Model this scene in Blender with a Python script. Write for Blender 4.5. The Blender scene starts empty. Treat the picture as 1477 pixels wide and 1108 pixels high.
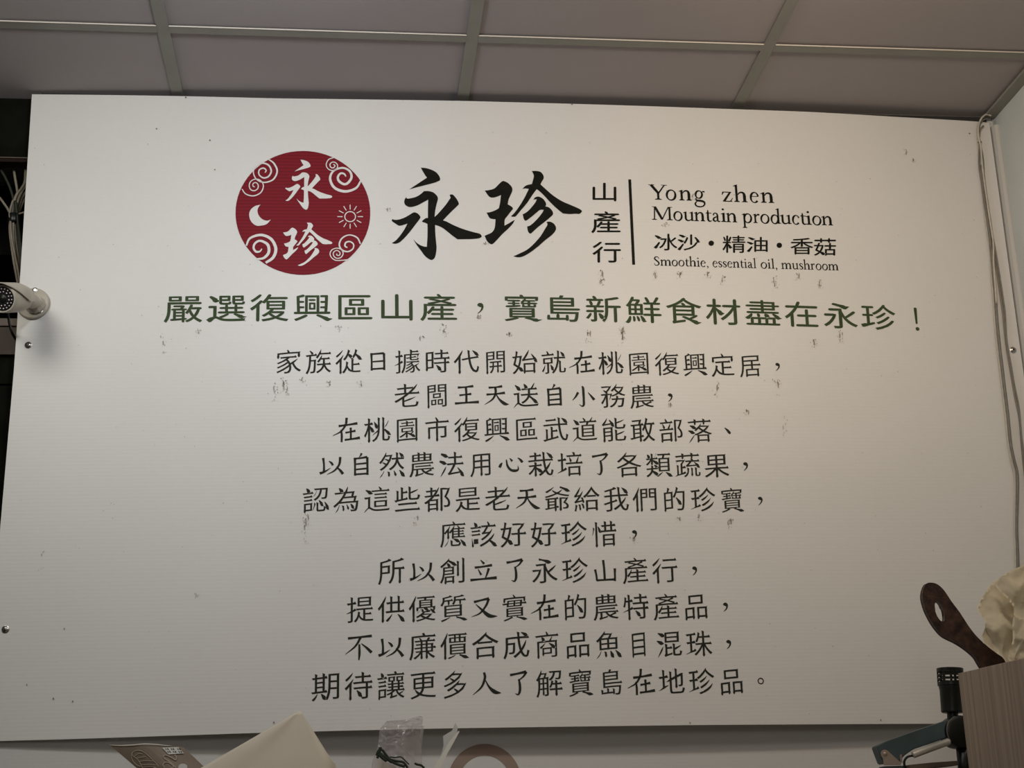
import bpy, bmesh, math, random
from mathutils import Vector, Matrix
from mathutils.geometry import delaunay_2d_cdt
random.seed(7)
C = bpy.context.scene
PI = math.pi

# ------------------------------------------------------------------ camera
FW, FH, FPX = 1477, 1108, 2162.0
CAM = Vector((0.3623, -2.9017, 1.4433))
CEIL = 3.0
cd = bpy.data.cameras.new('camera')
cam = bpy.data.objects.new('camera', cd)
C.collection.objects.link(cam)
cam.location = CAM
cam.rotation_euler = (1.8758, 0.0276, -0.1056)
cd.sensor_width = 36.0
cd.lens = 36.0 * FPX / FW
cd.clip_start = 0.05
C.camera = cam
RM = cam.rotation_euler.to_matrix()

# ------------------------------------------------------------------ world, light, exposure
wd = bpy.data.worlds.new('world'); C.world = wd
wd.use_nodes = True
wd.node_tree.nodes['Background'].inputs[0].default_value = (0.60, 0.62, 0.66, 1)
wd.node_tree.nodes['Background'].inputs[1].default_value = 0.02
C.view_settings.view_transform = 'Standard'
C.view_settings.look = 'None'
C.view_settings.exposure = 0.0
C.view_settings.gamma = 1.0


def disc_lamp(name, loc, target, size, power, col, spread=150):
    """disc lamp turned towards the sign, for the ceiling track and the added fill"""
    l = bpy.data.lights.new(name, 'AREA'); l.shape = 'DISK'
    l.size = size; l.energy = power; l.color = col; l.spread = math.radians(spread)
    o = bpy.data.objects.new(name, l); C.collection.objects.link(o); o.location = loc
    o.rotation_euler = (Vector(target) - Vector(loc)).to_track_quat('-Z', 'Y').to_euler()
    return o


# lamps hung under the ceiling about a metre out
disc_lamp('track_lamp_centre', (0.2, -1.05, 2.84), (0.35, 0, 2.4), 0.12, 4.00, (0.86, 0.93, 1.0), 150)
disc_lamp('track_lamp_warm', (1.15, -1.1, 2.84), (1.2, 0, 2.4), 0.12, 3.44, (1.0, 0.814, 0.593), 150)
disc_lamp('track_lamp_left', (-0.6, -1.1, 2.84), (-0.2, 0, 2.3), 0.5, 4.56, (1.0, 0.974, 0.882), 150)
disc_lamp('track_lamp_corner', (1.5, -1.5, 2.84), (1.5, 0, 2.4), 0.25, 2.04, (1.0, 0.912, 0.794), 150)
disc_lamp('shop_fill_light', (0.2, -3.9, 2.6), (0.5, 0, 1.6), 0.8, 8.00, (1.0, 0.95, 0.9), 180)  # added fill, lightens the shade under the sign


# ------------------------------------------------------------------ helpers
def ray(px, py):
    d = Vector(((px - FW / 2) / FPX, -(py - FH / 2) / FPX, -1.0))
    return RM @ d


def at(px, py, Y):
    """point in the room on the vertical plane y = Y"""
    d = ray(px, py)
    return CAM + d * ((Y - CAM.y) / d.y)


XL, XR = -0.2966, 1.7905
WALL_Y = 0.012                       # face of the wall under the sign


def surf(x):
    """front face of the bowed sign panel"""
    t = (x - (XL + XR) / 2) / ((XR - XL) / 2)
    t = max(-1.1, min(1.05, t))
    return WALL_Y - (0.045 + 0.006 * t - 0.029 * t * t)


def onb(px, py):
    """photo position -> (x, z) on the sign's face"""
    Y = 0.0
    for _ in range(5):
        p = at(px, py, Y); Y = surf(p.x)
    return Vector((p.x, p.z))


def srgb(r, g, b):
    f = lambda c: (c / 255 / 12.92) if c / 255 <= 0.04045 else ((c / 255 + 0.055) / 1.055) ** 2.4
    return (f(r), f(g), f(b), 1)


def mat(name, col, rough=0.6, metal=0.0, spec=0.4, noise=0, nscale=40, bump=0.0, bscale=200, trans=0, alpha=1, ior=1.45):
    m = bpy.data.materials.new(name); m.use_nodes = True
    nt = m.node_tree; b = nt.nodes['Principled BSDF']
    b.inputs['Base Color'].default_value = col
    b.inputs['Roughness'].default_value = rough
    b.inputs['Metallic'].default_value = metal
    b.inputs['Specular IOR Level'].default_value = spec
    b.inputs['IOR'].default_value = ior
    if trans: b.inputs['Transmission Weight'].default_value = trans
    if alpha < 1: b.inputs['Alpha'].default_value = alpha
    tc = nt.nodes.new('ShaderNodeTexCoord')
    if noise:
        n = nt.nodes.new('ShaderNodeTexNoise'); n.inputs['Scale'].default_value = nscale
        n.inputs['Detail'].default_value = 6
        nt.links.new(tc.outputs['Object'], n.inputs['Vector'])
        mr = nt.nodes.new('ShaderNodeMapRange')
        mr.inputs['From Min'].default_value = 0.3; mr.inputs['From Max'].default_value = 0.7
        mr.inputs['To Min'].default_value = 1 - noise; mr.inputs['To Max'].default_value = 1 + noise * 0.5
        nt.links.new(n.outputs['Fac'], mr.inputs['Value'])
        mx = nt.nodes.new('ShaderNodeVectorMath'); mx.operation = 'SCALE'
        mx.inputs[0].default_value = col[:3]
        nt.links.new(mr.outputs[0], mx.inputs['Scale'])
        nt.links.new(mx.outputs[0], b.inputs['Base Color'])
    if bump:
        n2 = nt.nodes.new('ShaderNodeTexNoise'); n2.inputs['Scale'].default_value = bscale
        nt.links.new(tc.outputs['Object'], n2.inputs['Vector'])
        bp = nt.nodes.new('ShaderNodeBump'); bp.inputs['Strength'].default_value = bump
        bp.inputs['Distance'].default_value = 0.002
        nt.links.new(n2.outputs['Fac'], bp.inputs['Height'])
        nt.links.new(bp.outputs[0], b.inputs['Normal'])
    return m


def obj(name, me, m=None, parent=None, smooth=False, **props):
    if isinstance(me, bmesh.types.BMesh):
        bm = me
        bmesh.ops.recalc_face_normals(bm, faces=bm.faces[:]) if props.pop('recalc', True) else None
        me = bpy.data.meshes.new(name); bm.to_mesh(me); bm.free()
    else:
        props.pop('recalc', None)
    if m: me.materials.append(m)
    if smooth:
        for p in me.polygons: p.use_smooth = True
    o = bpy.data.objects.new(name, me)
    C.collection.objects.link(o)
    if parent: o.parent = parent
    for k, v in props.items(): o[k] = v
    return o


def sharp(o, ang=40):
    """smooth shading with creases kept"""
    for p in o.data.polygons: p.use_smooth = True
    bm = bmesh.new(); bm.from_mesh(o.data)
    for e in bm.edges:
        if len(e.link_faces) == 2 and e.calc_face_angle(0) > math.radians(ang): e.smooth = False
    bm.to_mesh(o.data); bm.free()
    return o


def thing(name, label, cat, loc=(0, 0, 0), group=None):
    o = bpy.data.objects.new(name, None); C.collection.objects.link(o)
    o.location = loc; o.empty_display_size = 0.05
    o['label'] = label; o['category'] = cat
    if group: o['group'] = group
    return o


def child_keep(o, parent):
    """parent geometry written in room coordinates to an empty that is not turned"""
    o.parent = parent
    o.matrix_parent_inverse = Matrix.Translation(parent.location).inverted()
    return o


def box(bm, x0, x1, y0, y1, z0, z1, bev=0):
    r = bmesh.ops.create_cube(bm, size=1)
    for v in r['verts']:
        v.co = Vector(((x0 + x1) / 2 + v.co.x * (x1 - x0), (y0 + y1) / 2 + v.co.y * (y1 - y0), (z0 + z1) / 2 + v.co.z * (z1 - z0)))
    if bev:
        es = list({e for v in r['verts'] for e in v.link_edges})
        bmesh.ops.bevel(bm, geom=es, offset=bev, segments=2, affect='EDGES', profile=0.5)
    return bm


def catmull(P, n=6, closed=False):
    P = [Vector(p) for p in P]
    out = []
    N = len(P)
    rng = range(N) if closed else range(N - 1)
    for i in rng:
        if closed:
            a, b, c, d = P[i - 1], P[i], P[(i + 1) % N], P[(i + 2) % N]
        else:
            b, c = P[i], P[i + 1]
            a = P[i - 1] if i > 0 else b * 2 - c
            d = P[i + 2] if i + 2 < N else c * 2 - b
        for k in range(n):
            t = k / n
            out.append(0.5 * ((2 * b) + (c - a) * t + (2 * a - 5 * b + 4 * c - d) * t * t + (3 * b - a - 3 * c + d) * t ** 3))
    if not closed: out.append(P[-1])
    return out


def tube(bm, pts, r, seg=8, cap=True):
    pts = [Vector(p) for p in pts]
    rs = r if isinstance(r, (list, tuple)) else [r] * len(pts)
    rings = []
    up = Vector((0.13, 0.27, 0.95)).normalized()
    nrm = None
    for i, p in enumerate(pts):
        t = (pts[min(i + 1, len(pts) - 1)] - pts[max(i - 1, 0)])
        t = t.normalized() if t.length > 1e-9 else Vector((0, 0, 1))
        if nrm is None:
            nrm = t.cross(up if abs(t.dot(up)) < 0.95 else Vector((1, 0, 0))).normalized()
        nrm = (nrm - t * nrm.dot(t)).normalized()
        b = t.cross(nrm)
        rings.append([bm.verts.new(p + (nrm * math.cos(2 * PI * k / seg) + b * math.sin(2 * PI * k / seg)) * rs[i]) for k in range(seg)])
    for a, b in zip(rings, rings[1:]):
        for k in range(seg):
            bm.faces.new((a[k], a[(k + 1) % seg], b[(k + 1) % seg], b[k]))
    if cap:
        bm.faces.new(rings[0]); bm.faces.new(rings[-1][::-1])
    return bm


def lathe(bm, prof, M, seg=32):
    """prof: (radius, height) along +z of the frame M"""
    rings = []
    for r, h in prof:
        if r < 1e-6:
            rings.append([bm.verts.new(M @ Vector((0, 0, h)))])
        else:
            rings.append([bm.verts.new(M @ Vector((r * math.cos(2 * PI * k / seg), r * math.sin(2 * PI * k / seg), h))) for k in range(seg)])
    for a, b in zip(rings, rings[1:]):
        for k in range(seg):
            k2 = (k + 1) % seg
            if len(a) == 1 and len(b) == 1: continue
            if len(a) == 1: bm.faces.new((a[0], b[k], b[k2]))
            elif len(b) == 1: bm.faces.new((a[k], a[k2], b[0]))
            else: bm.faces.new((a[k], a[k2], b[k2], b[k]))
    return bm


def frame(origin, zdir, xhint=Vector((1, 0, 0))):
    z = Vector(zdir).normalized(); y = z.cross(xhint).normalized(); x = y.cross(z)
    M = Matrix((x, y, z)).transposed().to_4x4(); M.translation = origin
    return M


def prism(bm, loop, off):
    """closed 3-D loop pushed along off, with caps"""
    a = [bm.verts.new(p) for p in loop]; b = [bm.verts.new(Vector(p) + off) for p in loop]
    n = len(loop)
    bm.faces.new(a); bm.faces.new(b[::-1])
    for k in range(n): bm.faces.new((a[k], b[k], b[(k + 1) % n], a[(k + 1) % n]))
    return bm


# ------------------------------------------------------------------ materials
def wavy(name, col, period, amt, rough, bumpk, axis='Z'):
    """fluted twin-wall plastic: faint level ribs, soft mottling"""
    m = mat(name, col, rough, spec=0.35)
    nt = m.node_tree; b = nt.nodes['Principled BSDF']
    tc = nt.nodes.new('ShaderNodeTexCoord')
    sep = nt.nodes.new('ShaderNodeSeparateXYZ'); nt.links.new(tc.outputs['Object'], sep.inputs[0])
    mu = nt.nodes.new('ShaderNodeMath'); mu.operation = 'MULTIPLY'; mu.inputs[1].default_value = 2 * PI / period
    nt.links.new(sep.outputs[axis], mu.inputs[0])
    sn = nt.nodes.new('ShaderNodeMath'); sn.operation = 'SINE'; nt.links.new(mu.outputs[0], sn.inputs[0])
    no = nt.nodes.new('ShaderNodeTexNoise'); no.inputs['Scale'].default_value = 2.2; no.inputs['Detail'].default_value = 5
    nt.links.new(tc.outputs['Object'], no.inputs['Vector'])
    fi = nt.nodes.new('ShaderNodeTexNoise'); fi.inputs['Scale'].default_value = 90; fi.inputs['Detail'].default_value = 3
    nt.links.new(tc.outputs['Object'], fi.inputs['Vector'])
    a1 = nt.nodes.new('ShaderNodeMath'); a1.operation = 'MULTIPLY_ADD'
    a1.inputs[1].default_value = amt; a1.inputs[2].default_value = 1.0 - 0.05 - 0.02
    nt.links.new(sn.outputs[0], a1.inputs[0])
    a2 = nt.nodes.new('ShaderNodeMath'); a2.operation = 'MULTIPLY_ADD'; a2.inputs[1].default_value = 0.10
    nt.links.new(no.outputs['Fac'], a2.inputs[0]); nt.links.new(a1.outputs[0], a2.inputs[2])
    a3 = nt.nodes.new('ShaderNodeMath'); a3.operation = 'MULTIPLY_ADD'; a3.inputs[1].default_value = 0.04
    nt.links.new(fi.outputs['Fac'], a3.inputs[0]); nt.links.new(a2.outputs[0], a3.inputs[2])
    sc = nt.nodes.new('ShaderNodeVectorMath'); sc.operation = 'SCALE'; sc.inputs[0].default_value = col[:3]
    nt.links.new(a3.outputs[0], sc.inputs['Scale']); nt.links.new(sc.outputs[0], b.inputs['Base Color'])
    bp = nt.nodes.new('ShaderNodeBump'); bp.inputs['Strength'].default_value = bumpk; bp.inputs['Distance'].default_value = 0.0006
    nt.links.new(sn.outputs[0], bp.inputs['Height']); nt.links.new(bp.outputs[0], b.inputs['Normal'])
    return m


M = {}
M['board'] = wavy('white_fluted_plastic', (0.62, 0.60, 0.575, 1), 0.0074, 0.0035, 0.45, 0.05)
M['board_edge'] = mat('plastic_edge', (0.5, 0.48, 0.45, 1), 0.6)
M['ink_red'] = wavy('red_print', (0.165, 0.009, 0.016, 1), 0.0074, 0.13, 0.6, 0.12)
M['ink_red'].node_tree.nodes['Principled BSDF'].inputs['Specular IOR Level'].default_value = 0.12
M['ink_black'] = mat('black_print', (0.009, 0.0085, 0.006, 1), 0.6, spec=0.08, noise=0.3, nscale=60)
M['ink_grey'] = mat('charcoal_print', (0.024, 0.0235, 0.019, 1), 0.6, spec=0.08)
M['ink_green'] = mat('green_print', (0.045, 0.066, 0.030, 1), 0.6, spec=0.08, noise=0.2, nscale=30)
M['dirt'] = mat('dried_dirt', (0.19, 0.135, 0.085, 1), 0.9, noise=0.4, nscale=300)
M['dirt_pale'] = mat('faint_dirt', (0.27, 0.235, 0.19, 1), 0.9, noise=0.3, nscale=300)
M['wall'] = wavy('white_wall_sheet', (0.52, 0.505, 0.49, 1), 0.0065, 0.004, 0.6, 0.04)
M['side_wall'] = mat('side_wall_paint', (0.58, 0.60, 0.58, 1), 0.8, noise=0.06, nscale=5, bump=0.1)
M['tile'] = mat('ceiling_tile_board', (0.385, 0.345, 0.345, 1), 0.85, spec=0.2, noise=0.04, nscale=3, bump=0.12, bscale=350)
M['rail'] = mat('ceiling_rail_paint', (0.27, 0.262, 0.23, 1), 0.6, noise=0.08, nscale=12)
M['rail_lit'] = mat('rail_edge_lit', (0.55, 0.50, 0.44, 1), 0.4)  # brighter rail tone, paints the lit near edge
M['plenum'] = mat('ceiling_void', (0.03, 0.028, 0.026, 1), 0.9)
M['plaster'] = mat('room_plaster', (0.50, 0.48, 0.45, 1), 0.9, noise=0.05, nscale=4)
M['floor'] = mat('floor_tile', (0.22, 0.20, 0.18, 1), 0.4, noise=0.1, nscale=3)
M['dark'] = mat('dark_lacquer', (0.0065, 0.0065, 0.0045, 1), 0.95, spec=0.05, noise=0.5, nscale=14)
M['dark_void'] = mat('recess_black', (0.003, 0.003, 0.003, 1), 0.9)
M['shelf_edge'] = mat('shelf_edge_wood', (0.10, 0.075, 0.055, 1), 0.6, noise=0.2, nscale=20)
M['shelf_brown'] = mat('shelf_brown_wood', (0.045, 0.026, 0.018, 1), 0.6, noise=0.2, nscale=20)
M['dark_brown'] = mat('dark_brown_wood', (0.018, 0.010, 0.007, 1), 0.8, spec=0.1, noise=0.2, nscale=20)
M['steel'] = mat('screw_steel', (0.45, 0.43, 0.40, 1), 0.3, metal=1.0)
M['steel_dark'] = mat('screw_recess', (0.03, 0.03, 0.03, 1), 0.5, metal=0.6)
M['cam_white'] = mat('aged_white_plastic', (0.40, 0.365, 0.30, 1), 0.4, noise=0.12, nscale=40)
M['cam_glass'] = mat('lens_cover_glass', (0.012, 0.010, 0.012, 1), 0.08, spec=0.6)
M['led'] = mat('led_dome', (0.65, 0.60, 0.58, 1), 0.15, spec=0.8)
M['black_rubber'] = mat('black_rubber', (0.008, 0.008, 0.007, 1), 0.5)
M['black_plastic'] = mat('black_plastic', (0.006, 0.007, 0.005, 1), 0.35, spec=0.4)
M['cable_cream'] = mat('cream_cable', (0.22, 0.185, 0.14, 1), 0.5, noise=0.2, nscale=60)
M['cable_green'] = mat('dark_green_cable', (0.02, 0.024, 0.014, 1), 0.5)
M['cable_grey'] = mat('grey_cable', (0.17, 0.155, 0.135, 1), 0.45, noise=0.2, nscale=90)
M['cable_pale'] = mat('pale_cable', (0.50, 0.45, 0.37, 1), 0.4, noise=0.15, nscale=90)
M['kraft'] = mat('kraft_foil', (0.20, 0.155, 0.115, 1), 0.4, metal=0.2, noise=0.1, nscale=20)
M['kraft_print'] = mat('kraft_print', (0.36, 0.29, 0.22, 1), 0.5)
M['kraft_edge'] = mat('kraft_seal', (0.55, 0.50, 0.42, 1), 0.4)
M['sticker'] = mat('white_sticker', (0.55, 0.54, 0.50, 1), 0.6)
M['envelope'] = mat('cream_card', (0.57, 0.505, 0.41, 1), 0.55, noise=0.06, nscale=9)
M['crepe'] = mat('crumpled_paper', (0.82, 0.74, 0.58, 1), 0.7, noise=0.07, nscale=60, bump=0.15, bscale=90)
M['brown_wood'] = mat('dark_brown_bamboo', (0.050, 0.025, 0.017, 1), 0.33, noise=0.75, nscale=75, bump=0.3, bscale=260)
M['teal'] = mat('teal_enamel', (0.055, 0.078, 0.084, 1), 0.5, noise=0.12, nscale=30)
M['hinge'] = mat('dull_nickel', (0.36, 0.29, 0.24, 1), 0.45, metal=0.5)
M['rod'] = mat('polished_rod', (0.62, 0.59, 0.52, 1), 0.35, metal=0.45)
M['white_card'] = mat('white_card', (0.45, 0.44, 0.42, 1), 0.6)
M['white_card_warm'] = mat('white_card_warm', (0.60, 0.57, 0.51, 1), 0.6)
M['label_white'] = mat('tag_card', (0.62, 0.56, 0.49, 1), 0.7)
M['cord_green'] = mat('green_black_cord', (0.010, 0.016, 0.008, 1), 0.5)
M['cabinet'] = mat('cabinet_laminate', (0.30, 0.28, 0.25, 1), 0.6, noise=0.1, nscale=6)


def clear_film():
    m = bpy.data.materials.new('clear_crinkled_film'); m.use_nodes = True
    nt = m.node_tree; b = nt.nodes['Principled BSDF']; out = nt.nodes['Material Output']
    b.inputs['Base Color'].default_value = (0.55, 0.50, 0.50, 1); b.inputs['Roughness'].default_value = 0.12
    b.inputs['Specular IOR Level'].default_value = 0.9
    tr = nt.nodes.new('ShaderNodeBsdfTransparent'); mx = nt.nodes.new('ShaderNodeMixShader')
    tr.inputs[0].default_value = (0.93, 0.92, 0.92, 1)
    mx.inputs[0].default_value = 0.25
    no = nt.nodes.new('ShaderNodeTexNoise'); no.inputs['Scale'].default_value = 45
    tc = nt.nodes.new('ShaderNodeTexCoord'); nt.links.new(tc.outputs['Object'], no.inputs['Vector'])
    bp = nt.nodes.new('ShaderNodeBump'); bp.inputs['Strength'].default_value = 0.6; bp.inputs['Distance'].default_value = 0.004
    nt.links.new(no.outputs['Fac'], bp.inputs['Height']); nt.links.new(bp.outputs[0], b.inputs['Normal'])
    nt.links.new(tr.outputs[0], mx.inputs[1]); nt.links.new(b.outputs[0], mx.inputs[2]); nt.links.new(mx.outputs[0], out.inputs[0])
    return m


M['film'] = clear_film()


def wood_grain():
    m = mat('oak_laminate', (0.2, 0.15, 0.11, 1), 0.55)
    nt = m.node_tree; b = nt.nodes['Principled BSDF']
    tc = nt.nodes.new('ShaderNodeTexCoord'); mp = nt.nodes.new('ShaderNodeMapping')
    mp.inputs['Scale'].default_value = (170, 170, 1.3)
    no = nt.nodes.new('ShaderNodeTexNoise'); no.inputs['Scale'].default_value = 1.0; no.inputs['Detail'].default_value = 5
    cr = nt.nodes.new('ShaderNodeValToRGB')
    cr.color_ramp.elements[0].position = 0.33; cr.color_ramp.elements[0].color = (0.25, 0.185, 0.135, 1)
    cr.color_ramp.elements[1].position = 0.68; cr.color_ramp.elements[1].color = (0.37, 0.29, 0.22, 1)
    nt.links.new(tc.outputs['Object'], mp.inputs[0]); nt.links.new(mp.outputs[0], no.inputs['Vector'])
    nt.links.new(no.outputs['Fac'], cr.inputs[0]); nt.links.new(cr.outputs[0], b.inputs['Base Color'])
    return m


M['oak'] = wood_grain()

# ------------------------------------------------------------------ room shell
X0, X1, Y0, Y1 = -1.75, XR + 0.05, -4.6, 0.5
def struct(name, bm, m, parent=None):
    return obj(name, bm, m, parent, kind='structure')

struct('floor', box(bmesh.new(), X0, X1, Y0, Y1, -0.1, 0), M['floor'])
wl = struct('wall_left', box(bmesh.new(), X0 - 0.1, X0, Y0, Y1, 0, 3.3), M['plaster'])
struct('wall_front', box(bmesh.new(), X0, X1, Y0 - 0.1, Y0, 0, 3.3), M['plaster'])

# side wall on the right, its face just beyond the corner strip
WRX = XR + 0.0135
struct('wall_right', box(bmesh.new(), WRX, WRX + 0.1, Y0, Y1, 0, 3.3), M['side_wall'])

# wall behind the sign and under it; it stops at the cable recess on the left
struct('wall_back', box(bmesh.new(), XL + 0.012, WRX, WALL_Y, WALL_Y + 0.1, 0, 3.3), M['wall'])

# ceiling: dark void with rails and lay-in tiles
ceiling = struct('ceiling', box(bmesh.new(), X0, X1, Y0, Y1, CEIL + 0.10, CEIL + 0.13), M['plenum'])
S = 0.605
YC = -0.2667                          # the cross rail nearest the sign
RW = 0.0245
xs = [k * S for k in range(-3, 4)]    # rails that run out from the sign
ys = [YC - k * S for k in range(-1, 8)]
def tee(bm, x0, x1, y0, y1):
    box(bm, x0, x1, y0, y1, CEIL, CEIL + 0.0012)
for i, x in enumerate(xs):
    if x - RW / 2 > WRX or x < X0: continue
    bm = bmesh.new(); tee(bm, x - RW / 2, x + RW / 2, Y0, Y1)
    box(bm, x - 0.002, x + 0.002, Y0, Y1, CEIL + 0.001, CEIL + 0.03)
    obj('main_rail', bm, M['rail'], ceiling)
for y in ys:
    for i in range(-3, 3):
        a, b = max(i * S + RW / 2, X0), min((i + 1) * S - RW / 2, WRX)
        if b - a < 0.02 or y > Y1: continue
        bm = bmesh.new(); box(bm, a, b, y - RW / 2, y + RW / 2, CEIL - 0.0006, CEIL + 0.0008)
        box(bm, a, b, y - 0.002, y + 0.002, CEIL + 0.0008, CEIL + 0.03)
        cr_ = obj('cross_rail', bm, M['rail'], ceiling)
        if y <= YC + 0.01 and y > YC - 1:
            lit_strip = bmesh.new(); box(lit_strip, a, b, y - RW / 2 - 0.0014, y - RW / 2 - 0.0002, CEIL - 0.0012, CEIL + 0.0014)
            obj('rail_lit_strip', lit_strip, M['rail_lit'], cr_)  # bright strip painted as the highlight on the cross rail's near edge
random.seed(3)
yrows = [Y1] + ys + [Y0]
for i in range(-3, 3):
    for a_, b_ in zip(yrows, yrows[1:]):
        x0, x1 = max(i * S + RW / 2 - 0.006, X0), min((i + 1) * S - RW / 2 + 0.006, WRX)
        y1, y0 = a_ - RW / 2 + 0.006, b_ + RW / 2 - 0.006
        if x1 - x0 < 0.05 or y1 - y0 < 0.05: continue
        dz = random.uniform(0, 0.0016)
        obj('ceiling_tile', box(bmesh.new(), x0, x1, y0, y1, CEIL + 0.003 + dz, CEIL + 0.014 + dz), M['tile'], ceiling)

# wall angle of the ceiling along the right wall, dark joint above it
tr = struct('trim_1', box(bmesh.new(), WRX - 0.026, WRX - 0.0005, Y0, -0.004, CEIL - 0.0065, CEIL - 0.0005), M['rail'])
# plaster strip in the corner between sign and side wall

bm = bmesh.new()
q = [Vector((XR - 0.001, WALL_Y, 0)), Vector((WRX, WALL_Y, 0)), Vector((WRX, -0.020, 0)), Vector((WRX - 0.004, -0.021, 0)), Vector((WRX - 0.010, -0.018, 0)), Vector((XR + 0.0005, -0.010, 0))]
prism(bm, q, Vector((0, 0, CEIL - 0.03)))
struct('trim_2', bm, M['plaster'])
# dark strip added as painted shade in the gap above the sign's top edge
struct('gap_shade_strip', box(bmesh.new(), XL + 0.012, XR - 0.001, 0.0085, WALL_Y - 0.0003, CEIL - 0.035, CEIL + 0.0025), M['plenum'])

# ------------------------------------------------------------------ the sign
TOP = [(46, 136), (150, 137), (258, 138.6), (400, 142), (550, 143.8), (668, 145.6), (760, 148), (900, 152), (1030, 156.5), (1170, 161.5), (1290, 168.5), (1405, 175), (1431, 177.5)]
BOT = [(0, 1069), (100, 1066.3), (200, 1063), (290, 1060), (380, 1057), (500, 1054), (630, 1051), (800, 1048.5), (1000, 1046), (1240, 1044.5), (1360, 1044)]
def edge_fn(pts):
    B = [onb(*p) for p in pts]
    B.sort(key=lambda p: p.x)
    def f(x):
        if x <= B[0].x: a, b = B[0], B[1]
        elif x >= B[-1].x: a, b = B[-2], B[-1]
        else:
            k = next(i for i in range(len(B) - 1) if B[i].x <= x <= B[i + 1].x); a, b = B[k], B[k + 1]
        return a.y + (b.y - a.y) * (x - a.x) / (b.x - a.x)
    return f
ztop, zbot = edge_fn(TOP), edge_fn(BOT)
_l1, _l2, _l3 = onb(46, 136), onb(21.2, 520), onb(0, 765)
def xleft(z):
    if z > _l2.y: a, b = _l1, _l2
    else: a, b = _l2, _l3
    return a.x + (b.x - a.x) * (z - a.y) / (b.y - a.y)
BXR = XR - 0.004

signs = thing('shop_sign', 'large white fluted plastic shop sign with red round emblem and Chinese lettering', 'sign', (0.75, 0, zbot(0.75)))
bm = bmesh.new()
NX, NZ = 64, 24
fr, bk = [], []
for j in range(NZ + 1):
    rf, rb = [], []
    for i in range(NX + 1):
        u, v = i / NX, j / NZ
        x = 0
        z = 2.2
        for _ in range(3):
            xa = xleft(z); x = xa + (BXR - xa) * u
            zt = min(ztop(x), CEIL - 0.002)
            z = zbot(x) + (zt - zbot(x)) * v
        rf.append(bm.verts.new((x, surf(x), z))); rb.append(bm.verts.new((x, surf(x) + 0.005, z)))
    fr.append(rf); bk.append(rb)
for j in range(NZ):
    for i in range(NX):
        bm.faces.new((fr[j][i], fr[j][i + 1], fr[j + 1][i + 1], fr[j + 1][i]))
        bm.faces.new((bk[j][i], bk[j + 1][i], bk[j + 1][i + 1], bk[j][i + 1]))
per = [(0, i) for i in range(NX)] + [(j, NX) for j in range(NZ)] + [(NZ, i) for i in range(NX, 0, -1)] + [(j, 0) for j in range(NZ, 0, -1)]
for a, b in zip(per, per[1:] + per[:1]):
    bm.faces.new((fr[a[0]][a[1]], bk[a[0]][a[1]], bk[b[0]][b[1]], fr[b[0]][b[1]]))
panel = child_keep(sharp(obj('panel', bm, M['board'])), signs)


# ---- flat print -----------------------------------------------------------
def fill(loops):
    """even-odd fill of 2-D loops"""
    vs, fs = [], []
    for L in loops:
        if len(L) < 3: continue
        fs.append(list(range(len(vs), len(vs) + len(L)))); vs += [Vector((p[0], p[1])) for p in L]
    if not fs: return [], []
    r = delaunay_2d_cdt(vs, [], fs, 5, 1e-7)
    return r[0], r[2]


def fill_union(polys):
    V, F = [], []
    for P in polys:
        v, f = fill([P])
        F += [[i + len(V) for i in q_] for q_ in f]; V += v
    return V, F


def printed(name, VF, m, depth=0.0006, label=None):
    """VF given in sign coordinates (x, z); laid on the bowed face"""
    V, F = VF
    me = bpy.data.meshes.new(name)
    co = [(v[0], surf(v[0]) - depth, v[1]) for v in V]
    me.from_pydata(co, [], [list(f) for f in F]); me.update()
    bm = bmesh.new(); bm.from_mesh(me)
    for f in bm.faces:
        f.normal_update()
        if f.normal.y > 0: f.normal_flip()
    bm.to_mesh(me); bm.free()
    o = obj(name, me, m)
    if label: o['label'] = label
    return child_keep(o, signs)


def merge(items):
    V, F = [], []
    for v, f in items:
        F += [[i + len(V) for i in q_] for q_ in f]; V += list(v)
    return V, F


_glyph = {}
def outline(ch):
    if ch in _glyph: return _glyph[ch]
    cu = bpy.data.curves.new('glyph', 'FONT'); cu.body = ch; cu.size = 1.0; cu.resolution_u = 4
    o = bpy.data.objects.new('glyph', cu); C.collection.objects.link(o)
    dg = bpy.context.evaluated_depsgraph_get()
    me = bpy.data.meshes.new_from_object(o.evaluated_get(dg))
    bm = bmesh.new(); bm.from_mesh(me)
    bmesh.ops.remove_doubles(bm, verts=bm.verts[:], dist=1e-5)
    nxt = {}
    for e in bm.edges:
        if len(e.link_loops) == 1:
            l = e.link_loops[0]; a, b = l.vert, l.link_loop_next.vert
            if l.face.normal.z < 0: a, b = b, a
            nxt[a.index] = b.index
    co = {v.index: Vector((v.co.x, v.co.y)) for v in bm.verts}
    loops = []
    while nxt:
        s = next(iter(nxt)); L = []; k = s
        while k in nxt:
            L.append(co[k]); k = nxt.pop(k)
        if len(L) > 2: loops.append(L)
    bm.free(); bpy.data.meshes.remove(me); bpy.data.objects.remove(o); bpy.data.curves.remove(cu)
    # em box: normalise so that the ideographic cell is centred on 0
    _glyph[ch] = loops
    return loops


def cellfix():
    """size and centre of the ideographic cell, from glyphs that fill it"""
    xs_, ys_ = [], []
    for ch in '國園圖區寶興':
        for L in outline(ch):
            for p in L: xs_.append(p.x); ys_.append(p.y)
    x0, x1, y0, y1 = min(xs_), max(xs_), min(ys_), max(ys_)
    return (x0 + x1) / 2, (y0 + y1) / 2, max(x1 - x0, y1 - y0) / 0.93
CCX, CCY, CEM = cellfix()


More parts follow.
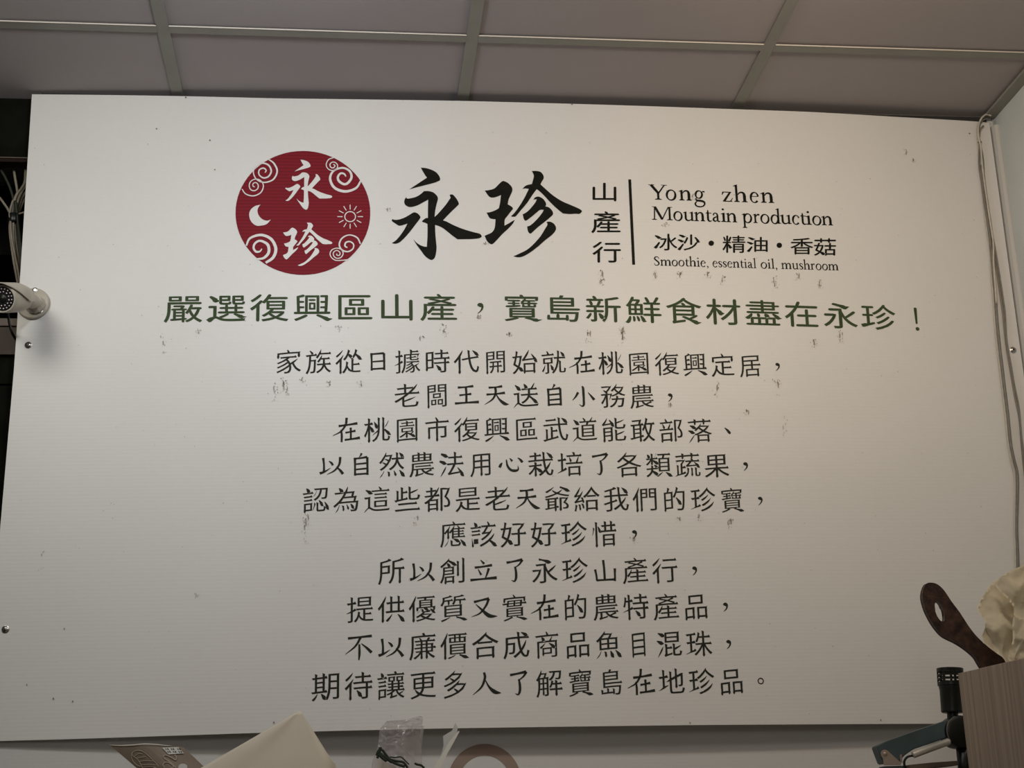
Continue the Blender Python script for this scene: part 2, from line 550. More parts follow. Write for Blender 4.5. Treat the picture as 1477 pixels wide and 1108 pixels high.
def resample(L, step=0.035):
    """split long edges so that a stroke's sides can be bent; keeps every corner"""
    out = []
    n = len(L)
    for i in range(n):
        p, q_ = L[i], L[(i + 1) % n]
        k = max(1, int((q_ - p).length / step)) if (q_ - p).length > 0.13 else 1
        for t in range(k): out.append(p.lerp(q_, t / k))
    return out


def brush(ch, style):
    """turn the even strokes of the outline into brush-like ones ('kai') or clerical ones ('li')"""
    out = []
    for L in outline(ch):
        P = [Vector(((p.x - CCX) / CEM, (p.y - CCY) / CEM)) for p in L]
        Q = [p for i, p in enumerate(P) if (p - P[i - 1]).length > 1e-4]
        if len(Q) < 3: continue
        Q = resample(Q)
        n = len(Q)
        tan = [(Q[(i + 1) % n] - Q[i]).normalized() for i in range(n)]      # edge i -> i+1
        turn = [tan[i - 1].x * tan[i].y - tan[i - 1].y * tan[i].x for i in range(n)]
        off = [Vector((0, 0)) for _ in range(n)]
        R = [None] * n
        used = set()

        def walk(i, step, d, w, prof):
            """push the side that starts at i in or out; prof(s) is a share of the stroke's width"""
            s = 0.0; k = i
            while s < 0.42:
                k2 = (k + step) % n
                s += (Q[k2] - Q[k]).length
                if k2 in used: break
                t = tan[k] if step > 0 else tan[k2]
                nn = Vector((t.y, -t.x))                     # outward for counter-clockwise travel
                if abs(turn[k2]) > 0.5: break
                off[k2] += nn * (w * prof(s))
                k = k2

        terms = []
        for i in range(n):
            j = (i + 1) % n
            e = Q[j] - Q[i]
            if not (0.03 < e.length < 0.115) or i in used or j in used: continue
            ta, ed, tb = tan[i - 1], tan[i], tan[j]
            c1 = ta.x * ed.y - ta.y * ed.x; c2 = ed.x * tb.y - ed.y * tb.x
            if c1 < 0.55 or c2 < 0.55 or ta.dot(tb) > -0.5: continue
            if (Q[i] - Q[i - 1]).length < 0.025 and (Q[(j + 1) % n] - Q[j]).length < 0.025: continue
            d = (ta - tb).normalized()
            terms.append((i, j, d, e.length, math.degrees(math.atan2(d.y, d.x)) % 360)); used.add(i); used.add(j)
        for i, j, d, w, ang in terms:
            A, B = Q[i], Q[j]; mid = (A + B) / 2
            oa, ob = (A - mid), (B - mid)
            if style == 'kai':
                if 192 < ang < 262:                      # falling left: long taper to a point
                    for k, st in ((i, -1), (j, 1)): walk(k, st, d, w, lambda s: -0.36 * max(0, 1 - s / 0.30) + 0.10 * max(0, min(1, (s - 0.22) / 0.15)))
                    R[i] = [mid + oa * 0.22, mid + d * 0.05]; R[j] = [mid + ob * 0.22]
                elif 285 < ang < 348:                    # falling right: swells into a slant foot
                    for k, st in ((i, -1), (j, 1)): walk(k, st, d, w, lambda s: 0.34 * math.exp(-((s - 0.03) / 0.10) ** 2) - 0.14 * min(1, max(0, s - 0.2) / 0.15))
                    R[i] = [A + oa * 0.75 - d * 0.015, A + oa * 0.15 + d * 0.03]
                    R[j] = [mid + ob * 0.55 + d * 0.075 + Vector((0.012, 0.004)), B + ob * 0.45 - d * 0.02]
                elif ang <= 22 or ang >= 348:            # level, right end: pressed
                    walk(j, 1, d, w, lambda s: 0.0)
                    R[i] = [A - d * 0.02, A + d * 0.020 + ob * 0.35]
                    R[j] = [mid + ob * 1.75 - d * 0.022, B + ob * 0.35 - d * 0.062]
                elif 155 < ang <= 192:                   # level, left end: slant entry
                    R[i] = [A + d * 0.020 - oa * 0.1]; R[j] = [B + ob * 0.2 - d * 0.022]
                elif 22 < ang < 75:                      # rising stroke's tip
                    for k, st in ((i, -1), (j, 1)): walk(k, st, d, w, lambda s: -0.34 * max(0, 1 - s / 0.18))
                    R[i] = [mid + oa * 0.25, mid + d * 0.03]; R[j] = [mid + ob * 0.25]
                elif 75 <= ang < 112:                    # upright, top
                    for k, st in ((i, -1), (j, 1)): walk(k, st, d, w, lambda s: 0.10 * math.exp(-(s / 0.05) ** 2) - 0.07 * math.exp(-((s - 0.16) / 0.08) ** 2))
                    R[i] = [A - d * 0.030 + oa * 0.25]; R[j] = [B + d * 0.010 + ob * 0.30, B - d * 0.030 + ob * 0.12]
                elif 112 <= ang <= 155:                  # dots and right-falling strokes start thin
                    for k, st in ((i, -1), (j, 1)): walk(k, st, d, w, lambda s: -0.25 * max(0, 1 - s / 0.14))
                    R[i] = [mid + oa * 0.45, mid + d * 0.014]; R[j] = [mid + ob * 0.45]
                elif 262 <= ang <= 285:                  # upright, foot
                    for k, st in ((i, -1), (j, 1)): walk(k, st, d, w, lambda s: 0.10 * math.exp(-((s - 0.03) / 0.05) ** 2) - 0.06 * math.exp(-((s - 0.16) / 0.08) ** 2))
                    R[i] = [A * 0.75 + mid * 0.25 - d * 0.012, mid + oa * 0.35 + d * 0.018]
                    R[j] = [mid + ob * 0.45 + d * 0.006, B - d * 0.03]
            else:
                if 285 < ang < 348:                      # clerical wave end, kicked up
                    for k, st in ((i, -1), (j, 1)): walk(k, st, d, w, lambda s: 0.38 * math.exp(-((s - 0.02) / 0.09) ** 2))
                    R[i] = [A + oa * 0.75 - d * 0.02, A + oa * 0.2 + d * 0.03]
                    R[j] = [B + d * 0.075 + Vector((0.02, 0.045)), B + ob * 0.3 - d * 0.03]
                elif 192 < ang < 262:                    # falls left, heavy rounded hook
                    for k, st in ((i, -1), (j, 1)): walk(k, st, d, w, lambda s: 0.30 * math.exp(-((s - 0.02) / 0.10) ** 2))
                    R[i] = [A + oa * 0.5 - d * 0.01, A + oa * 0.1 + d * 0.025 + Vector((-0.020, 0.016))]
                    R[j] = [B + ob * 0.1 + d * 0.03 + Vector((-0.004, 0.004)), B + ob * 0.6 - d * 0.008]
                else:
                    R[i] = [A - d * 0.018, A * 0.66 + mid * 0.34 + d * 0.004]; R[j] = [B * 0.66 + mid * 0.34 + d * 0.004, B - d * 0.018]
        T = []
        for i in range(n):
            if R[i] is not None:
                T += [p.copy() for p in R[i]]; continue
            p = Q[i] + off[i]
            na = Vector((tan[i - 1].y, -tan[i - 1].x)); nb = Vector((tan[i].y, -tan[i].x))
            if style == 'kai':
                ys_ = [v.y for v in (na, nb) if abs(v.y) > 0.93]
                if ys_: p.y -= 0.0075 * (1 if ys_[0] > 0 else -1)
                p += (na + nb) * 0.0012
                # raised shoulder where a level stroke turns down
                if turn[i] > 0.8 and nb.y > 0.9 and na.x > 0.9: p += Vector((0.016, 0.012))
            else:
                p += (na + nb) * 0.0032
            T.append(p)
        if style == 'kai':
            for p in T: p.y += 0.085 * p.x - 0.06 * p.x * p.x + 0.01
        out.append(T)
    return out


# characters of few strokes, written stroke by stroke as (x, y, width) in close-up units: centre x, centre y, cell size, strokes
HAND = {
    '王': (1036, 127, 156, [[(985, 79, 12), (1030, 76, 8), (1076, 70, 13)], [(993, 126, 10), (1030, 122, 8), (1063, 118, 12)], [(966, 176, 12), (1035, 171, 9), (1106, 167, 14)], [(1032, 74, 12), (1034, 120, 11), (1033, 172, 12)]]),
    '天': (1212, 127, 156, [[(1168, 80, 11), (1210, 77, 8), (1248, 71, 13)], [(1154, 122, 11), (1210, 118, 8), (1263, 111, 13)], [(1207, 78, 12), (1208, 112, 12), (1190, 150, 9), (1143, 183, 2)], [(1209, 116, 4), (1228, 150, 10), (1258, 177, 17), (1284, 182, 3)]]),
    '小': (252, 127, 156, [[(242, 67, 7), (248, 85, 13), (249, 150, 12), (248, 182, 12), (237, 192, 7), (222, 180, 2)], [(217, 106, 13), (201, 134, 9), (181, 157, 2)], [(276, 106, 3), (294, 128, 10), (312, 152, 15)]]),
    '以': (240, 533, 156, [[(190, 490, 13), (195, 530, 10), (195, 576, 12)], [(171, 582, 14), (200, 572, 9), (234, 550, 2)], [(224, 509, 4), (238, 520, 11), (247, 534, 11)], [(289, 485, 13), (283, 530, 11), (256, 566, 8), (213, 589, 2)], [(266, 544, 4), (288, 564, 12), (305, 587, 15)]]),
    '心': (1303, 535, 156, [[(1252, 527, 5), (1243, 540, 13), (1236, 556, 13)], [(1277, 508, 6), (1283, 546, 11), (1302, 570, 13), (1330, 574, 13), (1345, 566, 8), (1343, 544, 2)], [(1297, 500, 4), (1311, 517, 13)], [(1344, 497, 4), (1358, 508, 11), (1371, 524, 13)]]),
    '了': (345, 536, 156, [[(302, 490, 12), (340, 483, 9), (392, 472, 13)], [(393, 473, 12), (376, 498, 8), (353, 516, 4)], [(350, 512, 9), (355, 545, 12), (354, 578, 12), (344, 596, 8), (328, 590, 2)]]),
    '不': (363, 345, 160, [[(298, 296, 12), (360, 290, 9), (432, 283, 13)], [(369, 292, 12), (340, 340, 9), (284, 385, 2)], [(362, 330, 9), (363, 380, 12), (360, 418, 6)], [(373, 326, 4), (403, 350, 11), (431, 377, 15)]]),
    '又': (1108, 108, 164, [[(1050, 73, 13), (1090, 63, 9), (1140, 52, 14)], [(1139, 54, 13), (1121, 95, 11), (1085, 139, 8), (1034, 161, 2)], [(1061, 86, 4), (1095, 118, 11), (1138, 154, 20), (1187, 158, 3)]]),
    '人': (1115, 557, 168, [[(1101, 490, 12), (1106, 520, 13), (1085, 574, 10), (1034, 620, 2)], [(1107, 533, 4), (1130, 575, 11), (1163, 604, 20), (1199, 611, 3)]]),
    '山': (375, 545, 160, [[(366, 483, 12), (370, 540, 11), (371, 596, 12)], [(316, 539, 12), (322, 570, 10), (325, 604, 10)], [(322, 603, 10), (375, 600, 9), (433, 597, 11)], [(433, 533, 13), (432, 570, 10), (431, 607, 11)]]),
    '立': (1143, 548, 160, [[(1126, 485, 4), (1146, 507, 13)], [(1091, 529, 12), (1140, 523, 9), (1192, 514, 13)], [(1111, 539, 4), (1128, 572, 12)], [(1173, 533, 13), (1161, 570, 9), (1150, 592, 4)], [(1065, 602, 13), (1130, 596, 9), (1218, 588, 15)]]),
    '在': (328, 330, 157, [[(282, 306, 12), (335, 299, 9), (390, 290, 13)], [(328, 256, 12), (322, 298, 11), (295, 338, 8), (248, 364, 2)], [(297, 328, 8), (300, 365, 11), (299, 402, 10)], [(351, 316, 12), (352, 350, 10), (352, 386, 10)], [(321, 346, 10), (350, 341, 8), (379, 335, 12)], [(317, 389, 10), (360, 384, 9), (404, 377, 14)]]),
    '自': (417, 533, 157, [[(416, 463, 12), (411, 476, 8), (402, 487, 3)], [(377, 490, 13), (378, 545, 10), (378, 598, 11)], [(378, 496, 9), (412, 492, 9), (449, 486, 12)], [(449, 487, 13), (450, 540, 11), (450, 594, 12)], [(384, 529, 8), (444, 523, 9)], [(384, 561, 8), (444, 555, 9)], [(382, 590, 9), (448, 586, 9)]]),
    '日': (0, 0, 100, [[(-25, -33, 8), (-24, 0, 6), (-24, 36, 7)], [(-24, -29, 5.5), (22, -33, 7)], [(22, -33, 8), (23, 0, 7), (23, 34, 7)], [(-20, 1, 5), (20, -2, 5.5)], [(-22, 30, 5.5), (22, 27, 6)]]),
}


NARROW = {'日': 0.70, '目': 0.70, '自': 0.76, '了': 0.84, '園': 0.90, '區': 0.92, '開': 0.86, '闆': 0.86, '用': 0.88, '山': 0.88, '島': 0.88, '品': 0.96, '居': 0.92, '市': 0.95, '是': 0.98, '實': 0.94, '寶': 0.92, '多': 0.92, '更': 0.96, '王': 0.94, '合': 1.02, '人': 1.05, '期': 1.04, '都': 1.02, '部': 1.0, '的': 0.94, '果': 1.0, '農': 1.0, '給': 1.02, '惜': 0.96, '魚': 0.96, '商': 0.92}


def mark(ch):
    """punctuation drawn as in the photograph, em coordinates about the cell centre"""
    circ = lambda cx, cy, r, n=20: [Vector((cx + r * math.cos(2 * PI * k / n), cy + r * math.sin(2 * PI * k / n))) for k in range(n)]
    if ch == '，':
        return [[Vector(p) for p in [(-0.09, 0.10), (-0.04, 0.145), (0.03, 0.145), (0.085, 0.10), (0.10, 0.02), (0.07, -0.07), (0.0, -0.15), (-0.075, -0.20), (-0.085, -0.185), (-0.02, -0.12), (0.02, -0.05), (0.03, 0.01), (-0.03, 0.02), (-0.085, 0.055)]]]
    if ch == '、':
        return [[Vector(p) for p in [(-0.14, 0.13), (-0.10, 0.14), (0.02, 0.07), (0.11, -0.03), (0.12, -0.09), (0.07, -0.13), (0.01, -0.09), (-0.06, 0.02)]]]
    if ch == '。':
        return [circ(0, 0, 0.125), circ(0, 0, 0.085)]
    if ch == '！':
        return [[Vector(p) for p in [(-0.055, 0.36), (0.0, 0.38), (0.045, 0.36), (0.03, -0.16), (0.0, -0.18), (-0.035, -0.16)]], circ(0.01, -0.34, 0.062)]
    return None


def pen(P, closed=False, n=6):
    """P: (x, y, width) in any 2-D unit -> list of quads"""
    Q = catmull([Vector(p) for p in P], n, closed)
    L, R_ = [], []
    N = len(Q)
    for i, p in enumerate(Q):
        a = Q[(i - 1) % N] if closed else Q[max(i - 1, 0)]
        b = Q[(i + 1) % N] if closed else Q[min(i + 1, N - 1)]
        t = Vector((b.x - a.x, b.y - a.y))
        t = t.normalized() if t.length else Vector((1, 0))
        nn = Vector((-t.y, t.x)) * p.z / 2
        L.append((p.x + nn.x, p.y + nn.y)); R_.append((p.x - nn.x, p.y - nn.y))
    out = []
    for i in range(N if closed else N - 1):
        j = (i + 1) % N
        out.append([L[i], L[j], R_[j], R_[i]])
    return out


def raw(polys, fn):
    V, F = [], []
    for P in polys:
        F.append(list(range(len(V), len(V) + len(P)))); V += [tuple(fn(p)) for p in P]
    return V, F


def quad3(a, b, c, ia, ib, ic, i):
    """value through three anchors"""
    return (a * (i - ib) * (i - ic) / ((ia - ib) * (ia - ic)) + b * (i - ia) * (i - ic) / ((ib - ia) * (ib - ic)) + c * (i - ia) * (i - ib) / ((ic - ia) * (ic - ib)))


def text_row(name, s, anchors, style, m, k=0.92, sx=1.0, sy=1.0, label=None):
    """anchors: three (index, px, py) in the photograph's frame, laid out on the sign's face"""
    (ia, A), (ib, B), (ic, Cc) = [(a[0], onb(a[1], a[2])) for a in anchors]
    items, marks, hand_polys = [], [], []
    for i, ch in enumerate(s):
        x = quad3(A.x, B.x, Cc.x, ia, ib, ic, i); z = quad3(A.y, B.y, Cc.y, ia, ib, ic, i)
        x2 = quad3(A.x, B.x, Cc.x, ia, ib, ic, i + 0.5) - quad3(A.x, B.x, Cc.x, ia, ib, ic, i - 0.5)
        z2 = quad3(A.y, B.y, Cc.y, ia, ib, ic, i + 0.5) - quad3(A.y, B.y, Cc.y, ia, ib, ic, i - 0.5)
        th = math.atan2(z2, x2); em = x2 * k
        G = mark(ch)
        yy = 1.0
        if G is None and style == 'kai' and ch in HAND:
            hx_, hy_, hs_, strokes_ = HAND[ch]
            for st_ in strokes_:
                for q4 in pen([((a_ - hx_) / hs_, -(b_2 - hy_) / hs_, w_ * 1.14 / hs_) for a_, b_2, w_ in st_], n=5):
                    hand_polys.append([(x + em * (p[0] * math.cos(th) - p[1] * math.sin(th)), z + em * (p[0] * math.sin(th) + p[1] * math.cos(th))) for p in q4])
            continue
        if G is None:
            G = brush(ch, style); gx, gy = sx * (NARROW.get(ch, 1.0) if style == 'kai' else 1.0), sy
        else: gx, gy = (0.95, 0.95) if style == 'kai' else (0.85, 0.85)
        cs, sn = math.cos(th), math.sin(th)
        LL = [[(x + em * (p.x * gx * cs - p.y * gy * sn), z + em * (p.x * gx * sn + p.y * gy * cs)) for p in L] for L in G]
        (marks if mark(ch) is not None else items).append(fill(LL))
    for VF in marks: printed('punctuation_mark', VF, m)
    items.append(raw(hand_polys, lambda p: p))
    return printed(name, merge(items), m, label=label)


def text_box(ch, x0, y0, x1, y1, style):
    """one character stretched into a measured photo box"""
    a, b, c = onb(x0, y1), onb(x1, y1), onb(x0, y0)
    G = brush(ch, style)
    X = [p.x for L in G for p in L]; Y = [p.y for L in G for p in L]
    u0, u1, v0, v1 = min(X), max(X), min(Y), max(Y)
    return fill([[tuple(a + (b - a) * ((p.x - u0) / (u1 - u0)) + (c - a) * ((p.y - v0) / (v1 - v0))) for p in L] for L in G])


def smooth_poly(P, n=5):
    """closed outline in local units; a third value marks a sharp corner"""
    N = len(P); cor = [i for i in range(N) if len(P[i]) > 2]
    pts = [Vector(p[:2]) for p in P]
    if not cor: return catmull(pts, n, True)
    out = []
    for a, b in zip(cor, cor[1:] + [cor[0] + N]):
        seg = [pts[k % N] for k in range(a, b + 1)]
        out += catmull(seg, n)[:-1] if len(seg) > 2 else seg[:-1]
    return out


# the two brush-written characters of the name (units of the photograph's close-ups)
YONG = [
    [(347, 45, 1), (400, 50), (460, 68), (510, 95), (542, 135), (552, 165), (548, 182, 1), (500, 203), (430, 222), (340, 245), (225, 275, 1), (290, 232), (350, 192), (412, 152, 1), (390, 122), (368, 85)],
    [(190, 360, 1), (200, 373), (225, 373), (290, 358), (340, 330), (380, 295, 1), (430, 295), (480, 310), (518, 345), (528, 380), (515, 430), (500, 500), (492, 570, 1), (520, 545), (570, 490), (620, 430), (650, 385), (662, 365), (652, 335, 1), (680, 330), (705, 350), (735, 390), (750, 430), (735, 452), (690, 495), (630, 555), (582, 606, 1), (625, 622), (700, 660), (800, 700), (900, 730), (970, 748), (992, 768), (990, 785), (960, 798), (880, 806), (735, 808, 1), (690, 775), (640, 735), (590, 695), (540, 668), (498, 655, 1), (500, 740), (508, 830), (514, 900), (505, 970), (490, 1010), (465, 1027), (435, 1020), (390, 985), (345, 925), (300, 865), (266, 808, 1), (300, 843), (340, 870), (380, 885), (410, 888, 1), (416, 800), (418, 720), (417, 645, 1), (390, 632), (360, 620), (375, 600), (400, 582), (422, 582, 1), (422, 480), (425, 385, 1), (380, 410), (320, 442), (260, 462), (215, 462), (180, 440), (170, 412), (175, 385)],
    [(45, 592, 1), (65, 600), (110, 598), (170, 578), (225, 548), (270, 522), (310, 532), (340, 565), (335, 590), (290, 650), (240, 715), (180, 785), (120, 840), (75, 856), (38, 848, 1), (80, 820), (125, 770), (170, 705), (205, 640, 1), (160, 655), (115, 663), (75, 640), (38, 612)],
]
ZHEN = [
    [(66, 280, 1), (110, 275), (165, 258), (210, 215), (240, 188), (265, 182), (310, 205), (345, 245), (350, 280), (335, 320), (312, 370), (302, 422, 1), (335, 440), (356, 465), (335, 495), (300, 540), (272, 580), (270, 640, 1), (310, 620), (350, 595), (376, 583, 1), (355, 620), (310, 670), (250, 725), (190, 790), (150, 828), (125, 830), (90, 800), (65, 745, 1), (100, 730), (140, 710), (168, 665), (178, 575, 1), (145, 572), (115, 560), (85, 507, 1), (130, 500), (180, 480), (212, 460, 1), (225, 400), (233, 325, 1), (200, 340), (150, 352), (110, 340)],
    [(550, 78, 1), (600, 78), (640, 88), (668, 120), (672, 155), (655, 185), (640, 215, 1), (690, 262), (770, 330), (860, 388), (960, 432), (1035, 465), (1066, 490), (1045, 518), (1000, 518), (940, 522), (870, 515, 1), (820, 475), (750, 410), (690, 345), (640, 295), (602, 265, 1), (560, 320), (500, 410), (440, 480), (390, 540), (365, 550), (335, 545, 1), (380, 500), (430, 430), (480, 345), (520, 262, 1), (485, 258), (452, 264, 1), (490, 228), (552, 212, 1), (565, 165), (572, 125), (560, 95)],
    [(568, 372, 1), (585, 350), (620, 342), (660, 360), (690, 395), (698, 425), (690, 442, 1), (730, 455), (762, 490), (768, 525), (740, 555), (680, 605), (610, 660), (550, 715), (530, 722), (512, 700), (502, 650, 1), (540, 635), (600, 580), (650, 520), (675, 478, 1), (635, 480), (590, 515), (535, 560), (488, 590), (468, 570), (457, 524, 1), (500, 500), (545, 455), (585, 405), (603, 370, 1)],
    [(703, 603, 1), (735, 600), (775, 618), (798, 655), (795, 690), (760, 735), (690, 790), (610, 860), (530, 920), (460, 958), (410, 967), (362, 957, 1), (420, 930), (500, 890), (570, 830), (640, 750), (690, 670), (712, 630)],
]


def traced(strokes, bx, dst):
    """strokes in close-up units with box bx -> photo box dst"""
    out = []
    for st in strokes:
        P = smooth_poly(st)
        Q = []
        for p in P:
            u = (p.x - bx[0]) / (bx[2] - bx[0]); v = (p.y - bx[1]) / (bx[3] - bx[1])
            Q.append(tuple(onb(dst[0] + u * (dst[2] - dst[0]), dst[1] + v * (dst[3] - dst[1]))))
        out.append(fill([Q]))
    return merge(out)


YB, ZB = (33, 45, 992, 1027), (65, 78, 1066, 967)
printed('brush_character', traced(YONG, YB, (564.5, 242, 694.5, 375)), M['ink_black'], label='large black brush character, left one')
printed('brush_character', traced(ZHEN, ZB, (699, 246.8, 839.2, 371.3)), M['ink_black'], label='large black brush character, right one')

# emblem
EX, EY, ES = 335, 212, 5.829
epx = lambda p: (EX + p[0] / ES, EY + p[1] / ES)
cx, cy, rx, ry = 436.9, 307.3, 97.2, 89.4
V, F = [], []
rings = 8; seg = 72
V.append(tuple(onb(cx, cy)))
for r in range(1, rings + 1):
    for k in range(seg):
        V.append(tuple(onb(cx + rx * r / rings * math.cos(2 * PI * k / seg), cy + ry * r / rings * math.sin(2 * PI * k / seg))))
for k in range(seg): F.append([0, 1 + k, 1 + (k + 1) % seg])
for r in range(rings - 1):
    for k in range(seg):
        a = 1 + r * seg
        F.append([a + k, a + seg + k, a + seg + (k + 1) % seg, a + (k + 1) % seg])
emblem = printed('emblem_disc', (V, F), M['ink_red'], 0.0006, 'dark red printed disc')


SW = [
    [(308, 108, 10), (350, 140, 14), (378, 205, 14), (345, 275, 13), (270, 300, 11), (205, 275, 10), (178, 215, 10), (200, 160, 11), (250, 138, 13), (305, 155, 14), (328, 205, 14), (305, 250, 13), (262, 262, 12), (226, 235, 11), (228, 195, 11), (262, 180, 12), (285, 198, 10), (276, 218, 8)],
    [(82, 356, 7), (115, 398, 9), (180, 413, 10), (240, 385, 10), (262, 330, 9), (242, 288, 9), (200, 272, 8), (158, 290, 8), (143, 325, 8), (155, 360, 9), (187, 370, 9), (214, 352, 9), (218, 322, 9), (200, 302, 8), (176, 310, 8), (175, 332, 8), (190, 338, 7)],
    [(850, 93, 8), (810, 108, 8), (790, 150, 8), (805, 185, 8), (840, 200, 8), (875, 188, 8), (886, 160, 8), (870, 135, 8), (842, 130, 8), (822, 148, 9), (828, 172, 9), (850, 178, 9), (864, 160, 9), (850, 148, 8)],
    [(1080, 288, 14), (1040, 348, 18), (950, 376, 22), (860, 345, 22), (823, 270, 20), (850, 205, 16), (925, 178, 16), (985, 203, 18), (1003, 255, 20), (975, 302, 20), (940, 315, 20), (898, 290, 20), (888, 255, 18), (910, 225, 16), (940, 228, 14), (956, 250, 10)],
    [(118, 832, 14), (150, 770, 18), (240, 742, 22), (325, 775, 24), (366, 855, 26), (345, 930, 24), (282, 976, 20)],
    [(205, 945, 12), (265, 935, 20), (306, 890, 24), (302, 830, 24), (265, 800, 20), (225, 792, 18), (190, 815, 18), (180, 852, 18), (200, 882, 18), (232, 880, 14), (250, 858, 8)],
    [(1078, 818, 10), (1050, 765, 12), (985, 742, 10), (925, 768, 12), (900, 820, 13), (920, 866, 13), (970, 882, 12), (1012, 860, 11), (1020, 822, 11), (990, 798, 11), (955, 806, 13), (948, 835, 13), (968, 848, 9)],
    [(975, 950, 10), (925, 955, 8), (870, 955, 8), (835, 932, 8), (822, 898, 8), (840, 866, 8), (880, 853, 8), (918, 866, 9), (932, 898, 9), (915, 930, 9), (880, 938, 8), (853, 918, 8), (852, 888, 8), (880, 872, 8), (905, 890, 8), (900, 914, 8), (878, 910, 8), (880, 898, 6)],
]
efn = lambda p: onb(*epx(p))
for s_ in SW: printed('swirl', raw(pen(s_, n=7), efn), M['board'], 0.0012)
ring = [(991 + 45 * math.cos(2 * PI * k / 24), 588 + 42 * math.sin(2 * PI * k / 24), 8) for k in range(24)]
polys = pen(ring, True, 2)
for k in range(12):
    a = 2 * PI * k / 12
    c_, s_ = math.cos(a), math.sin(a)
    polys += pen([(991 + 64 * c_, 588 + 60 * s_, 7), (991 + 108 * c_, 588 + 101 * s_, 7)], n=1)
printed('sun_mark', raw(polys, efn), M['board'], 0.0012)
moon = [(238, 487, 1), (190, 500), (152, 535), (143, 580), (160, 630), (200, 662), (245, 663), (290, 650), (325, 613, 1), (290, 622), (250, 608), (222, 575), (212, 540), (220, 510)]
printed('moon_mark', fill([[tuple(onb(*epx(p))) for p in smooth_poly(moon)]]), M['board'], 0.0012)
printed('emblem_character', traced(YONG, YB, (411.3, 230.8, 479, 302.8)), M['board'], 0.0012, 'white brush character, upper one')
printed('emblem_character', traced(ZHEN, ZB, (408.2, 321.6, 479.3, 383.9)), M['board'], 0.0012, 'white brush character, lower one')

# rows of characters
G = 'green clerical-script heading row'
text_row('text_row', '嚴選復興區山產，寶島新鮮食材盡在永珍！', [(0, 264.4, 445.3), (9, 811.5, 445.0), (18, 1321.5, 460)], 'li', M['ink_green'], 0.94, 1.0, 0.78, G)
ROWS = [
    ('家族從日據時代開始就在桃園復興定居，', [(0, 416, 522), (8, 756.5, 522.3), (16, 1082, 527.5)]),
    ('老闆王天送自小務農，', [(0, 587, 571), (4, 758.3, 570.5), (8, 925.5, 572)]),
    ('在桃園市復興區武道能敢部落、', [(0, 500, 620.4), (6, 758.8, 619.4), (12, 1009, 621.4)]),
    ('以自然農法用心栽培了各類蔬果，', [(0, 478.5, 671), (6, 736.9, 669.6), (13, 1033.5, 671.6)]),
    ('認為這些都是老天爺給我們的珍寶，', [(0, 455.3, 721.2), (6, 717.8, 719.7), (14, 1055.4, 721.4)]),
    ('應該好好珍惜，', [(0, 653.3, 770.9), (3, 784, 770.5), (5, 871.4, 770.4)]),
    ('所以創立了永珍山產行，', [(0, 564.5, 824), (4, 741.7, 823.4), (9, 959, 822.8)]),
    ('提供優質又實在的農特產品，', [(0, 519.5, 879), (5, 742, 876.6), (11, 1003.5, 875)]),
    ('不以廉價合成商品魚目混珠，', [(0, 518.5, 933.4), (5, 744.4, 930.6), (11, 1007.9, 928.9)]),
    ('期待讓更多人了解寶島在地珍品。', [(0, 470.2, 990.3), (5, 701.8, 986.6), (13, 1054.7, 982.8)]),
]
for s_, an in ROWS:
    text_row('text_row', s_, an, 'kai', M['ink_grey'], 0.90, 1.0, 1.0)

B = [('山', 854.6, 263.8, 889, 290.5), ('產', 852.6, 305, 895.2, 336.5), ('行', 854.4, 348.8, 895.7, 379)]
for c, a, b, d, e in B: printed('column_character', text_box(c, a, b, d, e, 'li'), M['ink_black'])
B = [('冰', 942.8, 337.3, 977, 361.4), ('沙', 977, 338.2, 1010, 361.3), ('精', 1042, 339.8, 1075.3, 365), ('油', 1076.8, 341.8, 1107.3, 363.8), ('香', 1140, 343.4, 1173, 367.3), ('菇', 1174, 343.7, 1205.9, 368.9)]
dots = [fill([[tuple(onb(cx_ + 4.0 * math.cos(k * PI / 8), cy_ + 3.8 * math.sin(k * PI / 8))) for k in range(16)]]) for cx_, cy_ in ((1025.8, 351), (1124, 354))]
for k in (0, 2, 4): printed('printed_word', merge([text_box(*B[k], 'li'), text_box(*B[k + 1], 'li')]), M['ink_black'])
for d_ in dots: printed('separator_dot', d_, M['ink_black'])
printed('divider_bar', fill([[tuple(onb(*p)) for p in ((906.2, 259), (910.2, 258.9), (916, 381.9), (911.9, 382.1))]]), M['ink_black'])

# ---- Latin letters with serifs, x-height = 1 --------------------------------
def penl(P, closed=False, n=6): return pen([(p[0], p[1], p[2] * 1.18 + 0.014) for p in P], closed, n)
def R4(x0, y0, x1, y1): return [[(x0, y0), (x1, y0), (x1, y1), (x0, y1)]]
def stemf(x, y0, y1, w=0.205): return R4(x - w / 2, y0, x + w / 2, y1)
def foot(x, y=0.0, h=0.25, w=0.205, t=0.055, up=1):
    s = up
    return [[(x - h, y), (x + h, y), (x + h, y + t * s), (x + w / 2, y + 0.13 * s), (x - w / 2, y + 0.13 * s), (x - h, y + t * s)]]
def flag(x, y, w=0.205): return [[(x + w / 2, y + 0.05), (x - w / 2 - 0.16, y - 0.10), (x - w / 2 - 0.15, y - 0.15), (x - w / 2, y - 0.13), (x + w / 2, y - 0.25)]]
def arch(x0, x1, w=0.205, y0=0.0): return penl([(x0 + 0.06, 0.70, 0.05), (x0 + 0.20, 0.89, 0.09), ((x0 + x1) / 2 + 0.08, 0.955, 0.12), (x1 - 0.06, 0.86, 0.16), (x1, 0.62, w), (x1, 0.3, w), (x1, y0, w)])
